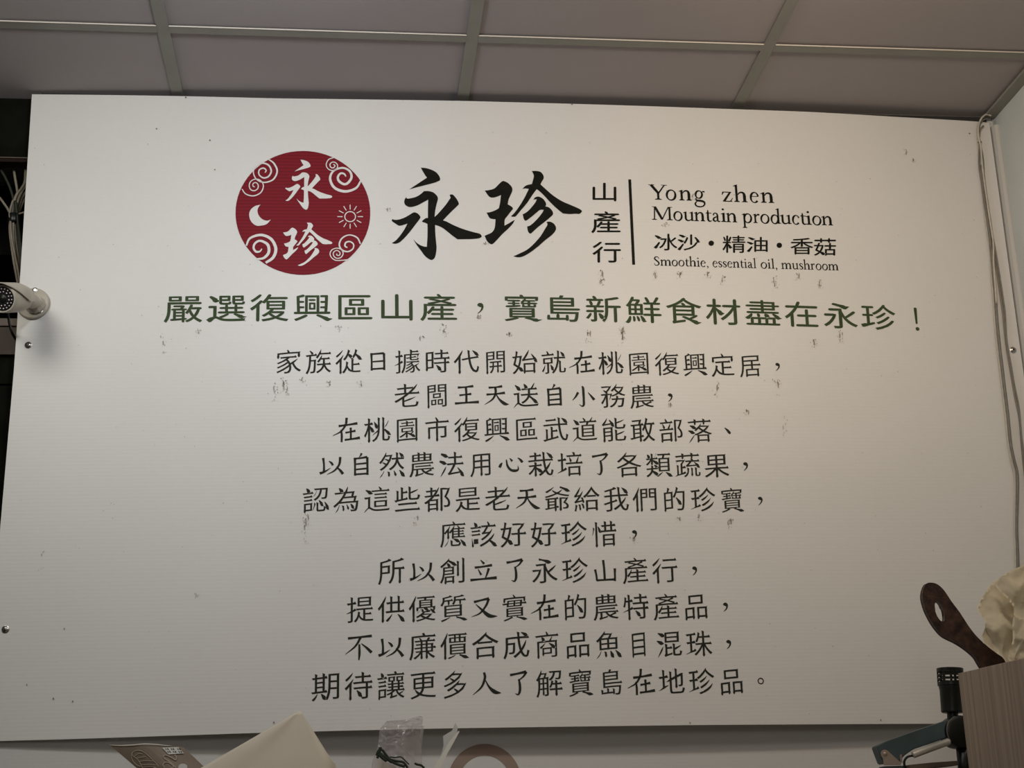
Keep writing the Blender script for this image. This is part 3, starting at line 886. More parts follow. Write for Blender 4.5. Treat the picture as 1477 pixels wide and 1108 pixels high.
def bowl(cx, cy, rx, ry, thick=0.17, thin=0.075, a0=0, a1=360, tilt=-20, n=28):
    P = []
    closed = abs(a1 - a0) >= 360
    for k in range(n if closed else n + 1):
        a = math.radians(a0 + (a1 - a0) * k / n)
        w = thin + (thick - thin) * abs(math.cos(a - math.radians(tilt))) ** 1.6
        P.append((cx + (rx - w / 2) * math.cos(a), cy + (ry - w / 2 * 0.8) * math.sin(a), w))
    return penl(P, closed, 1)
def dot(x, y, r=0.115): return [[(x + r * math.cos(k * PI / 8), y + r * math.sin(k * PI / 8)) for k in range(16)]]

GL = {
    'o': (1.12, bowl(0.56, 0.49, 0.49, 0.53)),
    'n': (1.24, stemf(0.26, 0, 1) + flag(0.26, 1) + foot(0.26) + arch(0.30, 0.94) + foot(0.94)),
    'h': (1.24, stemf(0.26, 0, 1.68) + flag(0.26, 1.68) + foot(0.26) + arch(0.30, 0.94) + foot(0.94)),
    'm': (1.86, stemf(0.26, 0, 1) + flag(0.26, 1) + foot(0.26) + arch(0.30, 0.92) + foot(0.92) + arch(0.95, 1.58) + foot(1.58)),
    'u': (1.24, stemf(0.28, 0.3, 1) + flag(0.28, 1) + penl([(0.28, 0.5, 0.17), (0.28, 0.3, 0.17), (0.36, 0.1, 0.15), (0.55, 0.035, 0.11), (0.75, 0.10, 0.08), (0.92, 0.25, 0.05)]) + stemf(0.94, 0, 1) + flag(0.94, 1) + [[(0.85, 0.0), (1.2, 0.03), (1.2, 0.08), (1.02, 0.12)]]),
    'r': (0.86, stemf(0.26, 0, 1) + flag(0.26, 1) + foot(0.26) + penl([(0.32, 0.68, 0.05), (0.45, 0.86, 0.09), (0.60, 0.95, 0.13), (0.76, 0.90, 0.15)])),
    'i': (0.60, stemf(0.30, 0, 1) + flag(0.30, 1) + foot(0.30) + dot(0.27, 1.40)),
    'l': (0.60, stemf(0.30, 0, 1.68) + flag(0.30, 1.68) + foot(0.30)),
    't': (0.74, penl([(0.33, 1.28, 0.05), (0.33, 1.0, 0.16), (0.32, 0.6, 0.17), (0.32, 0.25, 0.17), (0.40, 0.07, 0.14), (0.54, 0.035, 0.10), (0.70, 0.11, 0.05)]) + [[(0.08, 0.90), (0.70, 0.90), (0.72, 0.98), (0.40, 0.98), (0.36, 1.22), (0.30, 1.22), (0.22, 1.02), (0.07, 0.94)]]),
    'a': (1.02, penl([(0.20, 0.74, 0.14), (0.24, 0.90, 0.09), (0.44, 0.96, 0.08), (0.60, 0.88, 0.12), (0.66, 0.68, 0.165), (0.66, 0.3, 0.165), (0.70, 0.09, 0.14), (0.82, 0.03, 0.09), (0.98, 0.10, 0.05)]) + penl([(0.64, 0.60, 0.06), (0.42, 0.50, 0.10), (0.22, 0.38, 0.14), (0.18, 0.19, 0.17), (0.32, 0.055, 0.12), (0.48, 0.09, 0.08), (0.64, 0.22, 0.05)]) + dot(0.20, 0.76, 0.08)),
    'e': (1.0, bowl(0.51, 0.49, 0.43, 0.53, 0.17, 0.07, 20, 318) + R4(0.20, 0.56, 0.89, 0.625) + penl([(0.80, 0.80, 0.10), (0.88, 0.60, 0.09)])),
    'c': (0.96, bowl(0.51, 0.49, 0.43, 0.53, 0.18, 0.07, 48, 318) + dot(0.80, 0.78, 0.09)),
    'd': (1.22, bowl(0.52, 0.48, 0.45, 0.52, 0.17, 0.08) + stemf(0.92, 0, 1.68) + flag(0.92, 1.68) + [[(0.84, 0.0), (1.18, 0.03), (1.18, 0.08), (1.0, 0.12)]]),
    'p': (1.20, bowl(0.66, 0.50, 0.46, 0.53, 0.17, 0.08) + stemf(0.28, -0.56, 1) + flag(0.28, 1) + foot(0.28, -0.58)),
    's': (0.80, penl([(0.66, 0.72, 0.06), (0.62, 0.90, 0.06), (0.40, 0.965, 0.08), (0.20, 0.86, 0.14), (0.20, 0.68, 0.15), (0.40, 0.52, 0.17), (0.60, 0.36, 0.16), (0.64, 0.18, 0.14), (0.44, 0.035, 0.08), (0.22, 0.07, 0.07), (0.12, 0.30, 0.05)])),
    'z': (1.04, R4(0.12, 0.90, 0.88, 0.98) + [[(0.70, 0.95), (0.90, 0.98), (0.34, 0.03), (0.10, 0.02)]] + R4(0.12, 0.0, 0.92, 0.09) + [[(0.12, 0.98), (0.06, 0.66), (0.12, 0.66), (0.26, 0.92)], [(0.82, 0.04), (1.00, 0.36), (0.95, 0.38), (0.74, 0.08)]] + R4(0.82, 0, 0.92, 0.09)),
    'g': (1.10, bowl(0.48, 0.62, 0.37, 0.40, 0.15, 0.07) + penl([(0.76, 0.86, 0.06), (0.90, 0.93, 0.09), (1.03, 0.88, 0.12)]) + penl([(0.27, 0.30, 0.07), (0.17, 0.16, 0.10), (0.30, 0.04, 0.15), (0.60, 0.01, 0.16), (0.90, -0.08, 0.15), (0.98, -0.28, 0.12), (0.82, -0.50, 0.09), (0.50, -0.58, 0.09), (0.20, -0.50, 0.11), (0.10, -0.30, 0.12), (0.20, -0.12, 0.08), (0.34, 0.0, 0.05)])),
    ',': (0.5, dot(0.22, 0.07, 0.11) + penl([(0.28, 0.06, 0.10), (0.28, -0.10, 0.08), (0.16, -0.26, 0.03)])),
    'S': (1.12, penl([(0.90, 1.08, 0.05), (0.84, 1.36, 0.08), (0.56, 1.47, 0.09), (0.28, 1.34, 0.16), (0.24, 1.08, 0.17), (0.52, 0.82, 0.19), (0.84, 0.55, 0.18), (0.88, 0.25, 0.17), (0.58, 0.03, 0.09), (0.26, 0.08, 0.08), (0.14, 0.42, 0.05)])),
    'Y': (1.56, stemf(0.82, 0, 0.72, 0.19) + foot(0.82, 0, 0.30) + penl([(0.22, 1.46, 0.20), (0.84, 0.64, 0.18)], n=1) + penl([(1.40, 1.46, 0.09), (0.86, 0.64, 0.10)], n=1) + R4(0.0, 1.42, 0.52, 1.48) + R4(1.12, 1.42, 1.62, 1.48)),
    'M': (2.02, penl([(0.32, 1.44, 0.09), (0.26, 0.0, 0.08)], n=1) + penl([(0.34, 1.46, 0.20), (1.00, 0.08, 0.18)], n=1) + penl([(1.62, 1.46, 0.08), (0.98, 0.04, 0.08)], n=1) + stemf(1.72, 0, 1.46, 0.18) + R4(0.08, 1.42, 0.42, 1.48) + R4(1.58, 1.42, 2.0, 1.48) + foot(0.26, 0, 0.24, 0.08) + foot(1.72, 0, 0.28)),
    ' ': (0.5, []),
}


def latin(words, xh, m):
    """words: (text, photo x/y of the baseline's left end, photo x/y of its right end); xh: x-height in photo px"""
    polys = []
    for s, L_, R_ in words:
        a, b = onb(*L_), onb(*R_)
        up = onb(L_[0], L_[1] - xh) - a; h = up.length
        tot = sum(GL[c][0] for c in s)
        d = (b - a); k = d.length / tot; e = d.normalized(); n = Vector((-e.y, e.x))
        x = 0
        for c in s:
            w, P = GL[c]
            for q_ in P: polys.append([tuple(a + e * ((x + p[0]) * k) + n * (p[1] * h)) for p in q_])
            x += w
    V, F = [], []
    for P in polys:
        F.append(list(range(len(V), len(V) + len(P)))); V += P
    return V, F


def slot(s, cells, y0, y1, x0, x1):
    """letters at measured left/right positions, baseline sloping from y0 to y1"""
    out = []
    for c, (a, b) in zip(s, cells):
        f = lambda x: y0 + (y1 - y0) * (x - x0) / (x1 - x0)
        out.append((c, (a, f(a)), (b, f(b))))
    return out


ya, yb = 287.8, 293.0
printed('printed_word', latin(slot('Yong', [(936.2, 961.8), (959.8, 976.8), (979.6, 998.6), (1001, 1018)], ya, yb, 936, 1116), 14.6, M['ink_black']), M['ink_black'])
printed('printed_word', latin(slot('zhen', [(1040.6, 1058.2), (1058.8, 1079.2), (1081, 1096), (1097.6, 1117.6)], ya, yb, 936, 1116), 14.6, M['ink_black']), M['ink_black'])
cells = [(940, 970.8), (970.8, 985.6), (985.4, 1002.6), (1001.4, 1017.8), (1017.2, 1027.2), (1027.2, 1039.6), (1039.4, 1048.9), (1047.4, 1064)]
cells2 = [(1070.4, 1086), (1086.6, 1097.2), (1096.5, 1111), (1111.2, 1127.2), (1125.4, 1142.6), (1142, 1154.6), (1154, 1163.8), (1162.4, 1171.8), (1171.3, 1186), (1185.4, 1202.3)]
printed('printed_word', latin(slot('Mountain', cells, 317.0, 325.4, 940, 1202), 12.9, M['ink_black']), M['ink_black'])
printed('printed_word', latin(slot('production', cells2, 317.0, 325.4, 940, 1202), 12.9, M['ink_black']), M['ink_black'])
f = lambda x: 383 + (390.2 - 383) * (x - 943) / (1210 - 943)
for w_ in ([('Smoothie,', (942.8, f(943)), (1023, f(1023))), ('essential', (1027.5, f(1027)), (1091.5, f(1092))), ('oil,', (1097.0, f(1097)), (1122.5, f(1122))), ('mushroom', (1127, f(1127)), (1210, f(1210)))]): printed('printed_word', latin([w_], 8.6, M['ink_black']), M['ink_black'])

# ---- dirt trails and specks -------------------------------------------------
random.seed(11)
def blob(px, py, rx_, ry_):
    n = random.randint(5, 8); a0 = random.random() * 6
    return [tuple(onb(px + rx_ * math.cos(a0 + 2 * PI * k / n) * random.uniform(0.5, 1.1), py + ry_ * math.sin(a0 + 2 * PI * k / n) * random.uniform(0.5, 1.1))) for k in range(n)]
TR = [(408, 545, 22, 10), (397, 550, 30, 8), (413, 548, 30, 8), (436, 540, 12, 5), (474, 550, 8, 5), (520, 550, 9, 5), (235, 480, 30, 6), (286, 473, 14, 6), (488, 470, 9, 6), (640, 467, 20, 9), (609, 485, 6, 5), (735, 480, 5, 7), (690, 455, 8, 6), (849, 475, 20, 8), (898, 475, 24, 12), (897, 470, 12, 8), (1121, 545, 26, 9), (1212, 475, 22, 8), (1175, 490, 12, 6), (1033, 550, 24, 8), (868, 390, 16, 9), (867, 400, 12, 6), (945, 390, 14, 8), (980, 392, 12, 8), (1020, 392, 10, 8), (1042, 398, 14, 7), (1118, 398, 22, 8), (1182, 403, 14, 7), (1150, 395, 10, 5), (440, 745, 40, 12), (444, 742, 20, 8), (600, 745, 14, 5), (980, 745, 9, 5), (1010, 742, 10, 5), (1053, 748, 14, 9), (914, 775, 9, 5), (965, 580, 8, 6), (1132, 600, 30, 5), (1076, 590, 10, 5), (700, 350, 4, 3), (560, 300, 5, 4), (1000, 280, 9, 7), (960, 320, 8, 4), (1340, 850, 26, 7), (1305, 215, 10, 4), (1318, 230, 6, 3), (285, 855, 8, 3), (60, 790, 40, 3)]
sp, pale = [], []
for x, y, ln, n in TR:
    for k in range(int(n * 2.6)):
        t = random.random()
        sz = random.uniform(0.25, 0.8) * (1 - 0.4 * t)
        q_ = blob(x + random.gauss(0, 1.8 + 1.0 * t), y + t * ln, sz, sz * random.uniform(1.0, 2.6))
        (sp if random.random() < 0.55 else pale).append(q_)
    for k in range(max(1, n // 4)):
        pale.append(blob(x + random.gauss(0, 1.5), y + ln * random.uniform(0.2, 0.6), random.uniform(0.5, 0.9), random.uniform(3, 6)))
for k in range(260):
    x, y = random.uniform(30, 1420), random.uniform(185, 1040)
    s_ = random.uniform(0.3, 0.75)
    (sp if random.random() < 0.3 else pale).append(blob(x, y, s_, s_))
for x, y in ((226, 186), (303, 203), (310, 245), (825, 151), (1398, 193), (93, 907), (77, 1008), (105, 1012), (39, 988), (395, 1042), (995, 1043), (1270, 1039), (268, 141)):
    sp.append(blob(x, y, 1.3, 1.5))
def pairs(P): return raw(P, lambda p: p)
o_ = printed('dirt_specks', pairs(sp), M['dirt'], 0.0018); o_['kind'] = 'stuff'
o_ = printed('faint_stains', pairs(pale), M['dirt_pale'], 0.0015); o_['kind'] = 'stuff'

# ---- screws that hold the panel ---------------------------------------------
def screw(px, py, parent, r=0.0052, name='screw'):
    p = onb(px, py); o3 = Vector((p.x, surf(p.x), p.y))
    Mf = frame(o3, (0, -1, 0))
    b_ = bmesh.new(); lathe(b_, [(0, 0.0005), (r * 1.35, 0.0004), (r * 1.35, 0.0013), (r, 0.0020), (r * 0.75, 0.0034), (r * 0.45, 0.0040), (0, 0.0041)], Mf, 20)
    s_ = child_keep(sharp(obj(name, b_, M['steel']), 50), parent)
    c_ = bmesh.new()
    for a in (0.5, 0.5 + PI / 2):
        for v_ in bmesh.ops.create_cube(c_, size=1)['verts']:
            q_ = Vector((v_.co.x * r * 1.0, v_.co.y * r * 0.28, v_.co.z * 0.0008 + 0.0044))
            v_.co = Mf @ (Matrix.Rotation(a, 3, 'Z') @ q_)
    k_ = obj('screw_slot', c_, M['steel_dark'], s_)
    return s_
for p in ((41, 498), (8, 908), (1461, 505)): screw(p[0], p[1], signs)

# ------------------------------------------------------------------ dark cable recess left of the sign
EXL = XL + 0.012
rec = thing('recess_cabinet', 'dark open recess cabinet built in left of the sign under the ceiling', 'cabinet', (-1.0, 0.2, 0))
def inroom(name, bm_, m_, parent, **k):
    return child_keep(obj(name, bm_, m_, **k), parent)
zA = at(20, 229, 0.03).z; zA2 = at(20, 234, 0.03).z
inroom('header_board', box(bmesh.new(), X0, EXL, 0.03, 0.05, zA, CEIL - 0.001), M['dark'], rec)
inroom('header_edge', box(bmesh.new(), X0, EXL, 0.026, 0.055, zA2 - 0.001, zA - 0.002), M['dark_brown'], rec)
inroom('header_lit_strip', box(bmesh.new(), X0, EXL, 0.022, 0.055, zA - 0.002, zA), M['shelf_edge'], rec)  # thin paler strip, paints the light caught along the header's edge
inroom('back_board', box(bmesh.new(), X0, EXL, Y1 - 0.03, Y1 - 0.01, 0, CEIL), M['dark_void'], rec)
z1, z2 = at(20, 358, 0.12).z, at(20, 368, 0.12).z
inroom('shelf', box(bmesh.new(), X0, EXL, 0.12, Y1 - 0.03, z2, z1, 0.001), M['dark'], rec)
z1, z2, z3 = at(10, 459, 0.03).z, at(10, 470, 0.03).z, at(10, 510, 0.03).z
bm = bmesh.new(); box(bm, X0, EXL, 0.03, Y1 - 0.03, z2, z1, 0.001)
inroom('shelf', bm, M['shelf_edge'], rec)
inroom('front_rail', box(bmesh.new(), X0, EXL, 0.035, 0.055, z3, z2 - 0.0005), M['shelf_brown'], rec)
z4 = at(10, 554, 0.04).z
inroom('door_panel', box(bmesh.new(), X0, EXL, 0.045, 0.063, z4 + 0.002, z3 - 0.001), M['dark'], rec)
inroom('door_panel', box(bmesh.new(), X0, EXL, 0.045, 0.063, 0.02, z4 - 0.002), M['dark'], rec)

# ------------------------------------------------------------------ tied cable bundle
cb = thing('cable_bundle', 'tied bundle of cream cables hanging in the dark recess at left', 'cables', tuple(at(21, 400, 0.075)))
CB = [
    ([(19, 222), (19.5, 240), (22, 258), (25, 276), (25, 292), (20, 306), (16, 322), (17, 345), (22, 372), (29, 404), (32, 440)], 'cable_cream', 0.0028, 0.075),
    ([(37.5, 222), (37, 245), (36, 262), (31, 272), (24, 281), (19, 296), (17, 312), (19, 335), (21, 360), (27, 402), (31, 440)], 'cable_cream', 0.0031, 0.068),
    ([(42, 262), (34, 272), (28, 284), (24, 298), (21, 314), (22, 340), (26, 370), (32, 402), (35, 440)], 'cable_cream', 0.0030, 0.072),
    ([(44, 270), (34, 281), (29, 292), (26, 304), (23, 318), (24, 340), (29, 375), (34, 404), (36, 440)], 'cable_cream', 0.0030, 0.080),
    ([(46, 276), (36, 286), (31, 297), (27, 308), (25, 322), (27, 350), (31, 380), (36, 410)], 'cable_cream', 0.0022, 0.086),
    ([(48, 301), (36, 306), (29, 308), (23, 311), (20, 318), (19, 340), (24, 375), (30, 410)], 'cable_cream', 0.0020, 0.065),
    ([(-14, 276), (-2, 284), (6, 294), (12, 303), (15, 312), (14, 330), (16, 350), (20, 378), (27, 415)], 'cable_cream', 0.0026, 0.064),
    ([(19, 289), (16, 298), (14, 308), (15, 318), (17, 345), (25, 385), (31, 420)], 'cable_cream', 0.0024, 0.060),
    ([(-8, 232), (3, 248), (12, 265), (18, 282), (21, 298), (24, 312), (26, 335), (30, 380), (35, 425)], 'cable_green', 0.0030, 0.070),
    ([(22, 290), (24, 302), (25, 314), (28, 340), (33, 385), (37, 420)], 'cable_green', 0.0030, 0.062),
]
for pts, mn, r, Y in CB:
    b_ = bmesh.new(); tube(b_, catmull([at(x, y, Y) for x, y in pts], 5), r, 8)
    inroom('cable', b_, M[mn], cb, smooth=True)
b_ = bmesh.new()
pa, pb = at(20, 309, 0.068), at(19.5, 322, 0.068)
ax = (pb - pa)
Mt = frame(pa, ax)
lathe(b_, [(0.0, 0), (0.0105, 0), (0.0125, 0.002), (0.0119, ax.length * 0.5), (0.0125, ax.length - 0.002), (0.0105, ax.length), (0, ax.length)], Mt, 20)
inroom('cable_tie', b_, M['black_plastic'], cb, smooth=True)

# ------------------------------------------------------------------ security camera on the sign's left edge
c0 = onb(48.5, 439); base = Vector((c0.x, surf(c0.x), c0.y))
sc = thing('security_camera', 'white bullet security camera with ring of lights screwed to the left edge', 'camera', tuple(base))
slope = (surf(c0.x + 0.01) - surf(c0.x - 0.01)) / 0.02
MN = Vector((slope, -1, 0)).normalized()      # the panel's own normal here
Mb = frame(base + MN * 0.0006, MN)
b_ = bmesh.new(); lathe(b_, [(0, 0.0003), (0.0325, 0.0003), (0.0330, 0.002), (0.0325, 0.0050), (0.0305, 0.0072), (0.024, 0.0082), (0.015, 0.0105), (0, 0.011)], Mb, 48)
plate = inroom('mount_plate', b_, M['cam_white'], sc); sharp(plate, 30)
for p in ((52, 420.5), (59.5, 450.5)):
    q_ = onb(*p); o3 = Vector((q_.x, surf(q_.x), q_.y)) + MN * 0.0084
    Ms = frame(o3, MN)
    s1 = bmesh.new(); lathe(s1, [(0, 0), (0.0052, 0), (0.0052, 0.0006), (0.0046, 0.0008), (0.0030, 0.0012), (0.0026, 0.0004), (0, 0.0004)], Ms, 18)
    o_ = obj('screw', s1, M['steel'], plate); sharp(o_, 50)
P1 = at(37.5, 431, -0.080)                # back of the body
P0 = at(3.5, 431, -0.165)               # centre of the front glass
A0 = at(51, 440, surf(c0.x) - 0.010)
P1b = P1 + (P1 - P0).normalized() * 0.002
arm = bmesh.new()
pts = catmull([A0, A0 + Vector((-0.001, -0.012, 0.001)), (A0 + P1b) / 2 + Vector((0.001, -0.005, 0)), P1b], 5)
n_ = len(pts)
tube(arm, pts, [0.0125 + 0.0035 * (i / n_) for i in range(n_)], 20)
inroom('swivel_arm', arm, M['cam_white'], sc, smooth=True)
nut = bmesh.new()
Mn = frame(A0, (pts[3] - pts[0]))
lathe(nut, [(0.0, -0.002), (0.0195, -0.002), (0.0205, 0.001), (0.0190, 0.006), (0.0175, 0.009), (0.0178, 0.012), (0.0165, 0.0145), (0.012, 0.016), (0, 0.016)], Mn, 12)
o_ = inroom('lock_nut', nut, M['cam_white'], sc); sharp(o_, 25)

axis = (P0 - P1); LEN = axis.length; axn = axis.normalized()
Mc = frame(P1, axn, Vector((1, 0, 0)))
# frame: make +y of the local frame point up
zx = axn; up = (Vector((0, 0, 1)) - zx * zx.z).normalized(); sx_ = up.cross(zx)
Mc = Matrix((sx_, up, zx)).transposed().to_4x4(); Mc.translation = P1
RB = 0.0272
b_ = bmesh.new()
lathe(b_, [(0, -0.006), (0.010, -0.004), (0.0165, 0.003), (0.0215, 0.014), (0.0250, 0.030), (0.0265, 0.050), (RB, LEN - 0.010), (RB, LEN - 0.001), (RB - 0.0012, LEN + 0.0012), (RB - 0.0035, LEN + 0.0012), (RB - 0.0040, LEN - 0.002), (0, LEN - 0.002)], Mc, 56)
body = inroom('body', b_, M['cam_white'], sc); sharp(body, 45)
b_ = bmesh.new(); lathe(b_, [(0, LEN - 0.0018), (RB - 0.0046, LEN - 0.0018), (RB - 0.0046, LEN - 0.0006), (0, LEN - 0.0004)], Mc, 48)
glass = inroom('front_glass', b_, M['cam_glass'], sc); sharp(glass, 40)
b_ = bmesh.new(); lathe(b_, [(0, LEN + 0.0022), (0.0030, LEN + 0.0018), (0.0055, LEN + 0.0004), (0.0078, LEN + 0.0004), (0.0082, LEN - 0.0006)], Mc, 32)
obj('lens', b_, M['black_plastic'], glass, smooth=True)
for rr, n in ((0.0132, 12), (0.0188, 18)):
    for k in range(n):
        a = 2 * PI * (k + 0.5) / n
        o3 = Mc @ Vector((rr * math.cos(a), rr * math.sin(a), LEN - 0.0005))
        l_ = bmesh.new(); lathe(l_, [(0.0013, 0), (0.0013, 0.0006), (0.0009, 0.0014), (0, 0.0018)], frame(o3, axn), 8)
        obj('led', l_, M['led'], glass, smooth=True)
# sunshade hood: a shell over the top, its front edge swept back at the sides
b_ = bmesh.new()
NA, NL = 28, 10
grid_o, grid_i = [], []
for i in range(NA + 1):
    ph = math.radians(-106 + 212 * i / NA)
    w = abs(ph) / math.radians(106)
    zf = LEN + 0.011 - 0.110 * max(0, w - 0.30) ** 1.5
    zr = 0.004 + 0.010 * w
    ro, ri = [], []
    for j in range(NL + 1):
        z = zr + (max(zf, zr + 0.006) - zr) * j / NL
        rbase = 0.0165 + (RB + 0.0022 - 0.0165) * min(1, max(0, z + 0.004) / 0.045) ** 0.62
        for lst, rr in ((ro, rbase + 0.0018), (ri, rbase)):
            lst.append(b_.verts.new(Mc @ Vector((rr * math.sin(ph), rr * math.cos(ph), z))))
    grid_o.append(ro); grid_i.append(ri)
for i in range(NA):
    for j in range(NL):
        b_.faces.new((grid_o[i][j], grid_o[i + 1][j], grid_o[i + 1][j + 1], grid_o[i][j + 1]))
        b_.faces.new((grid_i[i][j], grid_i[i][j + 1], grid_i[i + 1][j + 1], grid_i[i + 1][j]))
    for j in (0, NL): b_.faces.new((grid_o[i][j], grid_i[i][j], grid_i[i + 1][j], grid_o[i + 1][j]))
for i in (0, NA):
    for j in range(NL): b_.faces.new((grid_o[i][j], grid_o[i][j + 1], grid_i[i][j + 1], grid_i[i][j]))
o_ = inroom('sunshade', b_, M['cam_white'], sc); sharp(o_, 40)
b_ = bmesh.new()
tube(b_, catmull([at(10, 444, -0.10), at(12, 456, -0.085), at(14, 469, -0.045), at(17.5, 480, 0.004), at(23, 490, 0.035), at(30, 500, 0.045)], 6), 0.0026, 8)
inroom('power_lead', b_, M['black_rubber'], sc, smooth=True)

# ------------------------------------------------------------------ cables down the right side of the sign
def onsurf(px, py, out):
    p = onb(px, py); return Vector((p.x, surf(p.x) - out, p.y))
wr = thing('hanging_cables', 'grey and cream cables running down the right edge of the sign', 'cables', tuple(onsurf(1436, 450, 0.004)))
paths = [
    ([(1427, 170), (1420, 168), (1413, 174), (1408.5, 186), (1409, 200), (1412, 214), (1413.5, 232), (1416, 255), (1420, 285), (1426, 325), (1430, 352), (1430.5, 380), (1433, 415), (1434.5, 440)], 'cable_pale', 0.0021, 0.0095),
    ([(1425, 174), (1418, 174), (1411.5, 182), (1410.5, 198), (1412, 206), (1411, 218), (1411, 240), (1414, 262), (1419, 295), (1424, 330), (1429, 355), (1431, 390), (1435, 425)], 'cable_grey', 0.0019, 0.0055),
    ([(1417, 183), (1412, 190), (1411, 206), (1415, 222), (1417, 240), (1418, 262), (1422, 290), (1427, 320), (1431, 350), (1435, 380), (1440, 415), (1445, 450), (1448, 480), (1451, 505), (1456, 535), (1463, 575), (1469, 605), (1472, 640), (1476, 680), (1482, 720), (1490, 800)], 'cable_cream', 0.0022, 0.0052),
    ([(1411, 205), (1415, 232), (1418, 265), (1423, 300), (1429, 340), (1433, 362), (1438, 392), (1443, 425), (1447, 455), (1449, 490), (1455, 525), (1460, 555), (1467, 590), (1470, 625), (1475, 665), (1481, 710), (1489, 790)], 'cable_grey', 0.0019, 0.0088),
    ([(1413, 240), (1418, 290), (1424, 330), (1428, 365), (1431, 400), (1434, 430), (1437, 470), (1440, 500), (1446, 550), (1452, 600), (1456, 640), (1461, 665), (1465.5, 685), (1465.5, 720), (1464.5, 760), (1466, 800), (1467, 830), (1469, 900), (1474, 1000)], 'cable_grey', 0.0030, 0.0062),
    ([(1409, 200), (1412, 240), (1417, 290), (1422, 330), (1427, 365), (1429, 400), (1431.5, 430), (1434, 470), (1437, 500), (1443, 550), (1449, 600), (1453, 640), (1458, 668), (1462.5, 688), (1463, 720), (1462.5, 760), (1463.5, 800), (1464, 830), (1466, 900)], 'cable_pale', 0.0014, 0.0040),
]
for pts, mn, r, out in paths:
    b_ = bmesh.new(); tube(b_, catmull([onsurf(x, y, out) for x, y in pts], 5), r, 8)
    inroom('cable', b_, M[mn], wr, smooth=True)
b_ = bmesh.new()
p_ = onsurf(1411.5, 207, 0.006)
lathe(b_, [(0.0035, -0.0015), (0.0048, -0.001), (0.0048, 0.001), (0.0035, 0.0015)], frame(p_, (0.15, 0, -1)), 14)
inroom('cable_tie', b_, M['cable_grey'], wr, smooth=True)

# ------------------------------------------------------------------ printed ring on the wall under the sign
def wallp(px, py): 
    p = at(px, py, WALL_Y); return p
cen = wallp(699, 1128); rr_ = (wallp(752, 1128) - cen).length; ri_ = (wallp(736, 1128) - cen).length
b_ = bmesh.new()
n = 64
vo = [b_.verts.new((cen.x + rr_ * math.cos(2 * PI * k / n), WALL_Y - 0.0008, cen.z + rr_ * math.sin(2 * PI * k / n))) for k in range(n)]
vi = [b_.verts.new((cen.x + ri_ * math.cos(2 * PI * k / n), WALL_Y - 0.0008, cen.z + ri_ * math.sin(2 * PI * k / n))) for k in range(n)]
for k in range(n): b_.faces.new((vo[k], vi[k], vi[(k + 1) % n], vo[(k + 1) % n]))
ringm = mat('brown_ring_print', (0.25, 0.18, 0.145, 1), 0.6)
wbk = bpy.data.objects['wall_back']
o_ = obj('ring_print', b_, ringm, wbk); o_['label'] = 'brown printed ring'

# ------------------------------------------------------------------ low cabinet under the picture that carries the small things
CT = 1.555
CX1 = 1.62
cab = thing('storage_cabinet', 'pale laminate storage cabinet standing under the sign below the picture', 'cabinet', (0.75, -0.2, 0))
inroom('body', box(bmesh.new(), -0.25, CX1 - 0.01, -0.355, WALL_Y - 0.002, 0.0, CT - 0.02, 0.002), M['cabinet'], cab)
inroom('top', box(bmesh.new(), -0.26, CX1, -0.365, WALL_Y - 0.001, CT - 0.02, CT, 0.002), M['cabinet'], cab)

def sheet(P, th, bend=0.0, seg=10):
    """a quad sheet P (tl, tr, br, bl) with thickness and a soft bend"""
    tl, tr, br, bl = [Vector(p) for p in P]
    nn = (tr - tl).cross(bl - tl).normalized()
    if nn.y > 0: nn = -nn
    b = bmesh.new(); F, Bk = [], []
    for j in range(seg + 1):
        rf, rb = [], []
        for i in range(seg + 1):
            u, v = i / seg, j / seg
            p = (tl * (1 - u) + tr * u) * (1 - v) + (bl * (1 - u) + br * u) * v
            p = p + nn * bend * math.sin(PI * u) * (0.4 + 0.6 * v)
            rf.append(b.verts.new(p)); rb.append(b.verts.new(p - nn * th))
        F.append(rf); Bk.append(rb)
    for j in range(seg):
        for i in range(seg):
            b.faces.new((F[j][i], F[j][i + 1], F[j + 1][i + 1], F[j + 1][i]))
            b.faces.new((Bk[j][i], Bk[j + 1][i], Bk[j + 1][i + 1], Bk[j][i + 1]))
    per = [(0, i) for i in range(seg)] + [(j, seg) for j in range(seg)] + [(seg, i) for i in range(seg, 0, -1)] + [(j, 0) for j in range(seg, 0, -1)]
    for a, c in zip(per, per[1:] + per[:1]):
        b.faces.new((F[a[0]][a[1]], F[c[0]][c[1]], Bk[c[0]][c[1]], Bk[a[0]][a[1]]))
    return b, nn

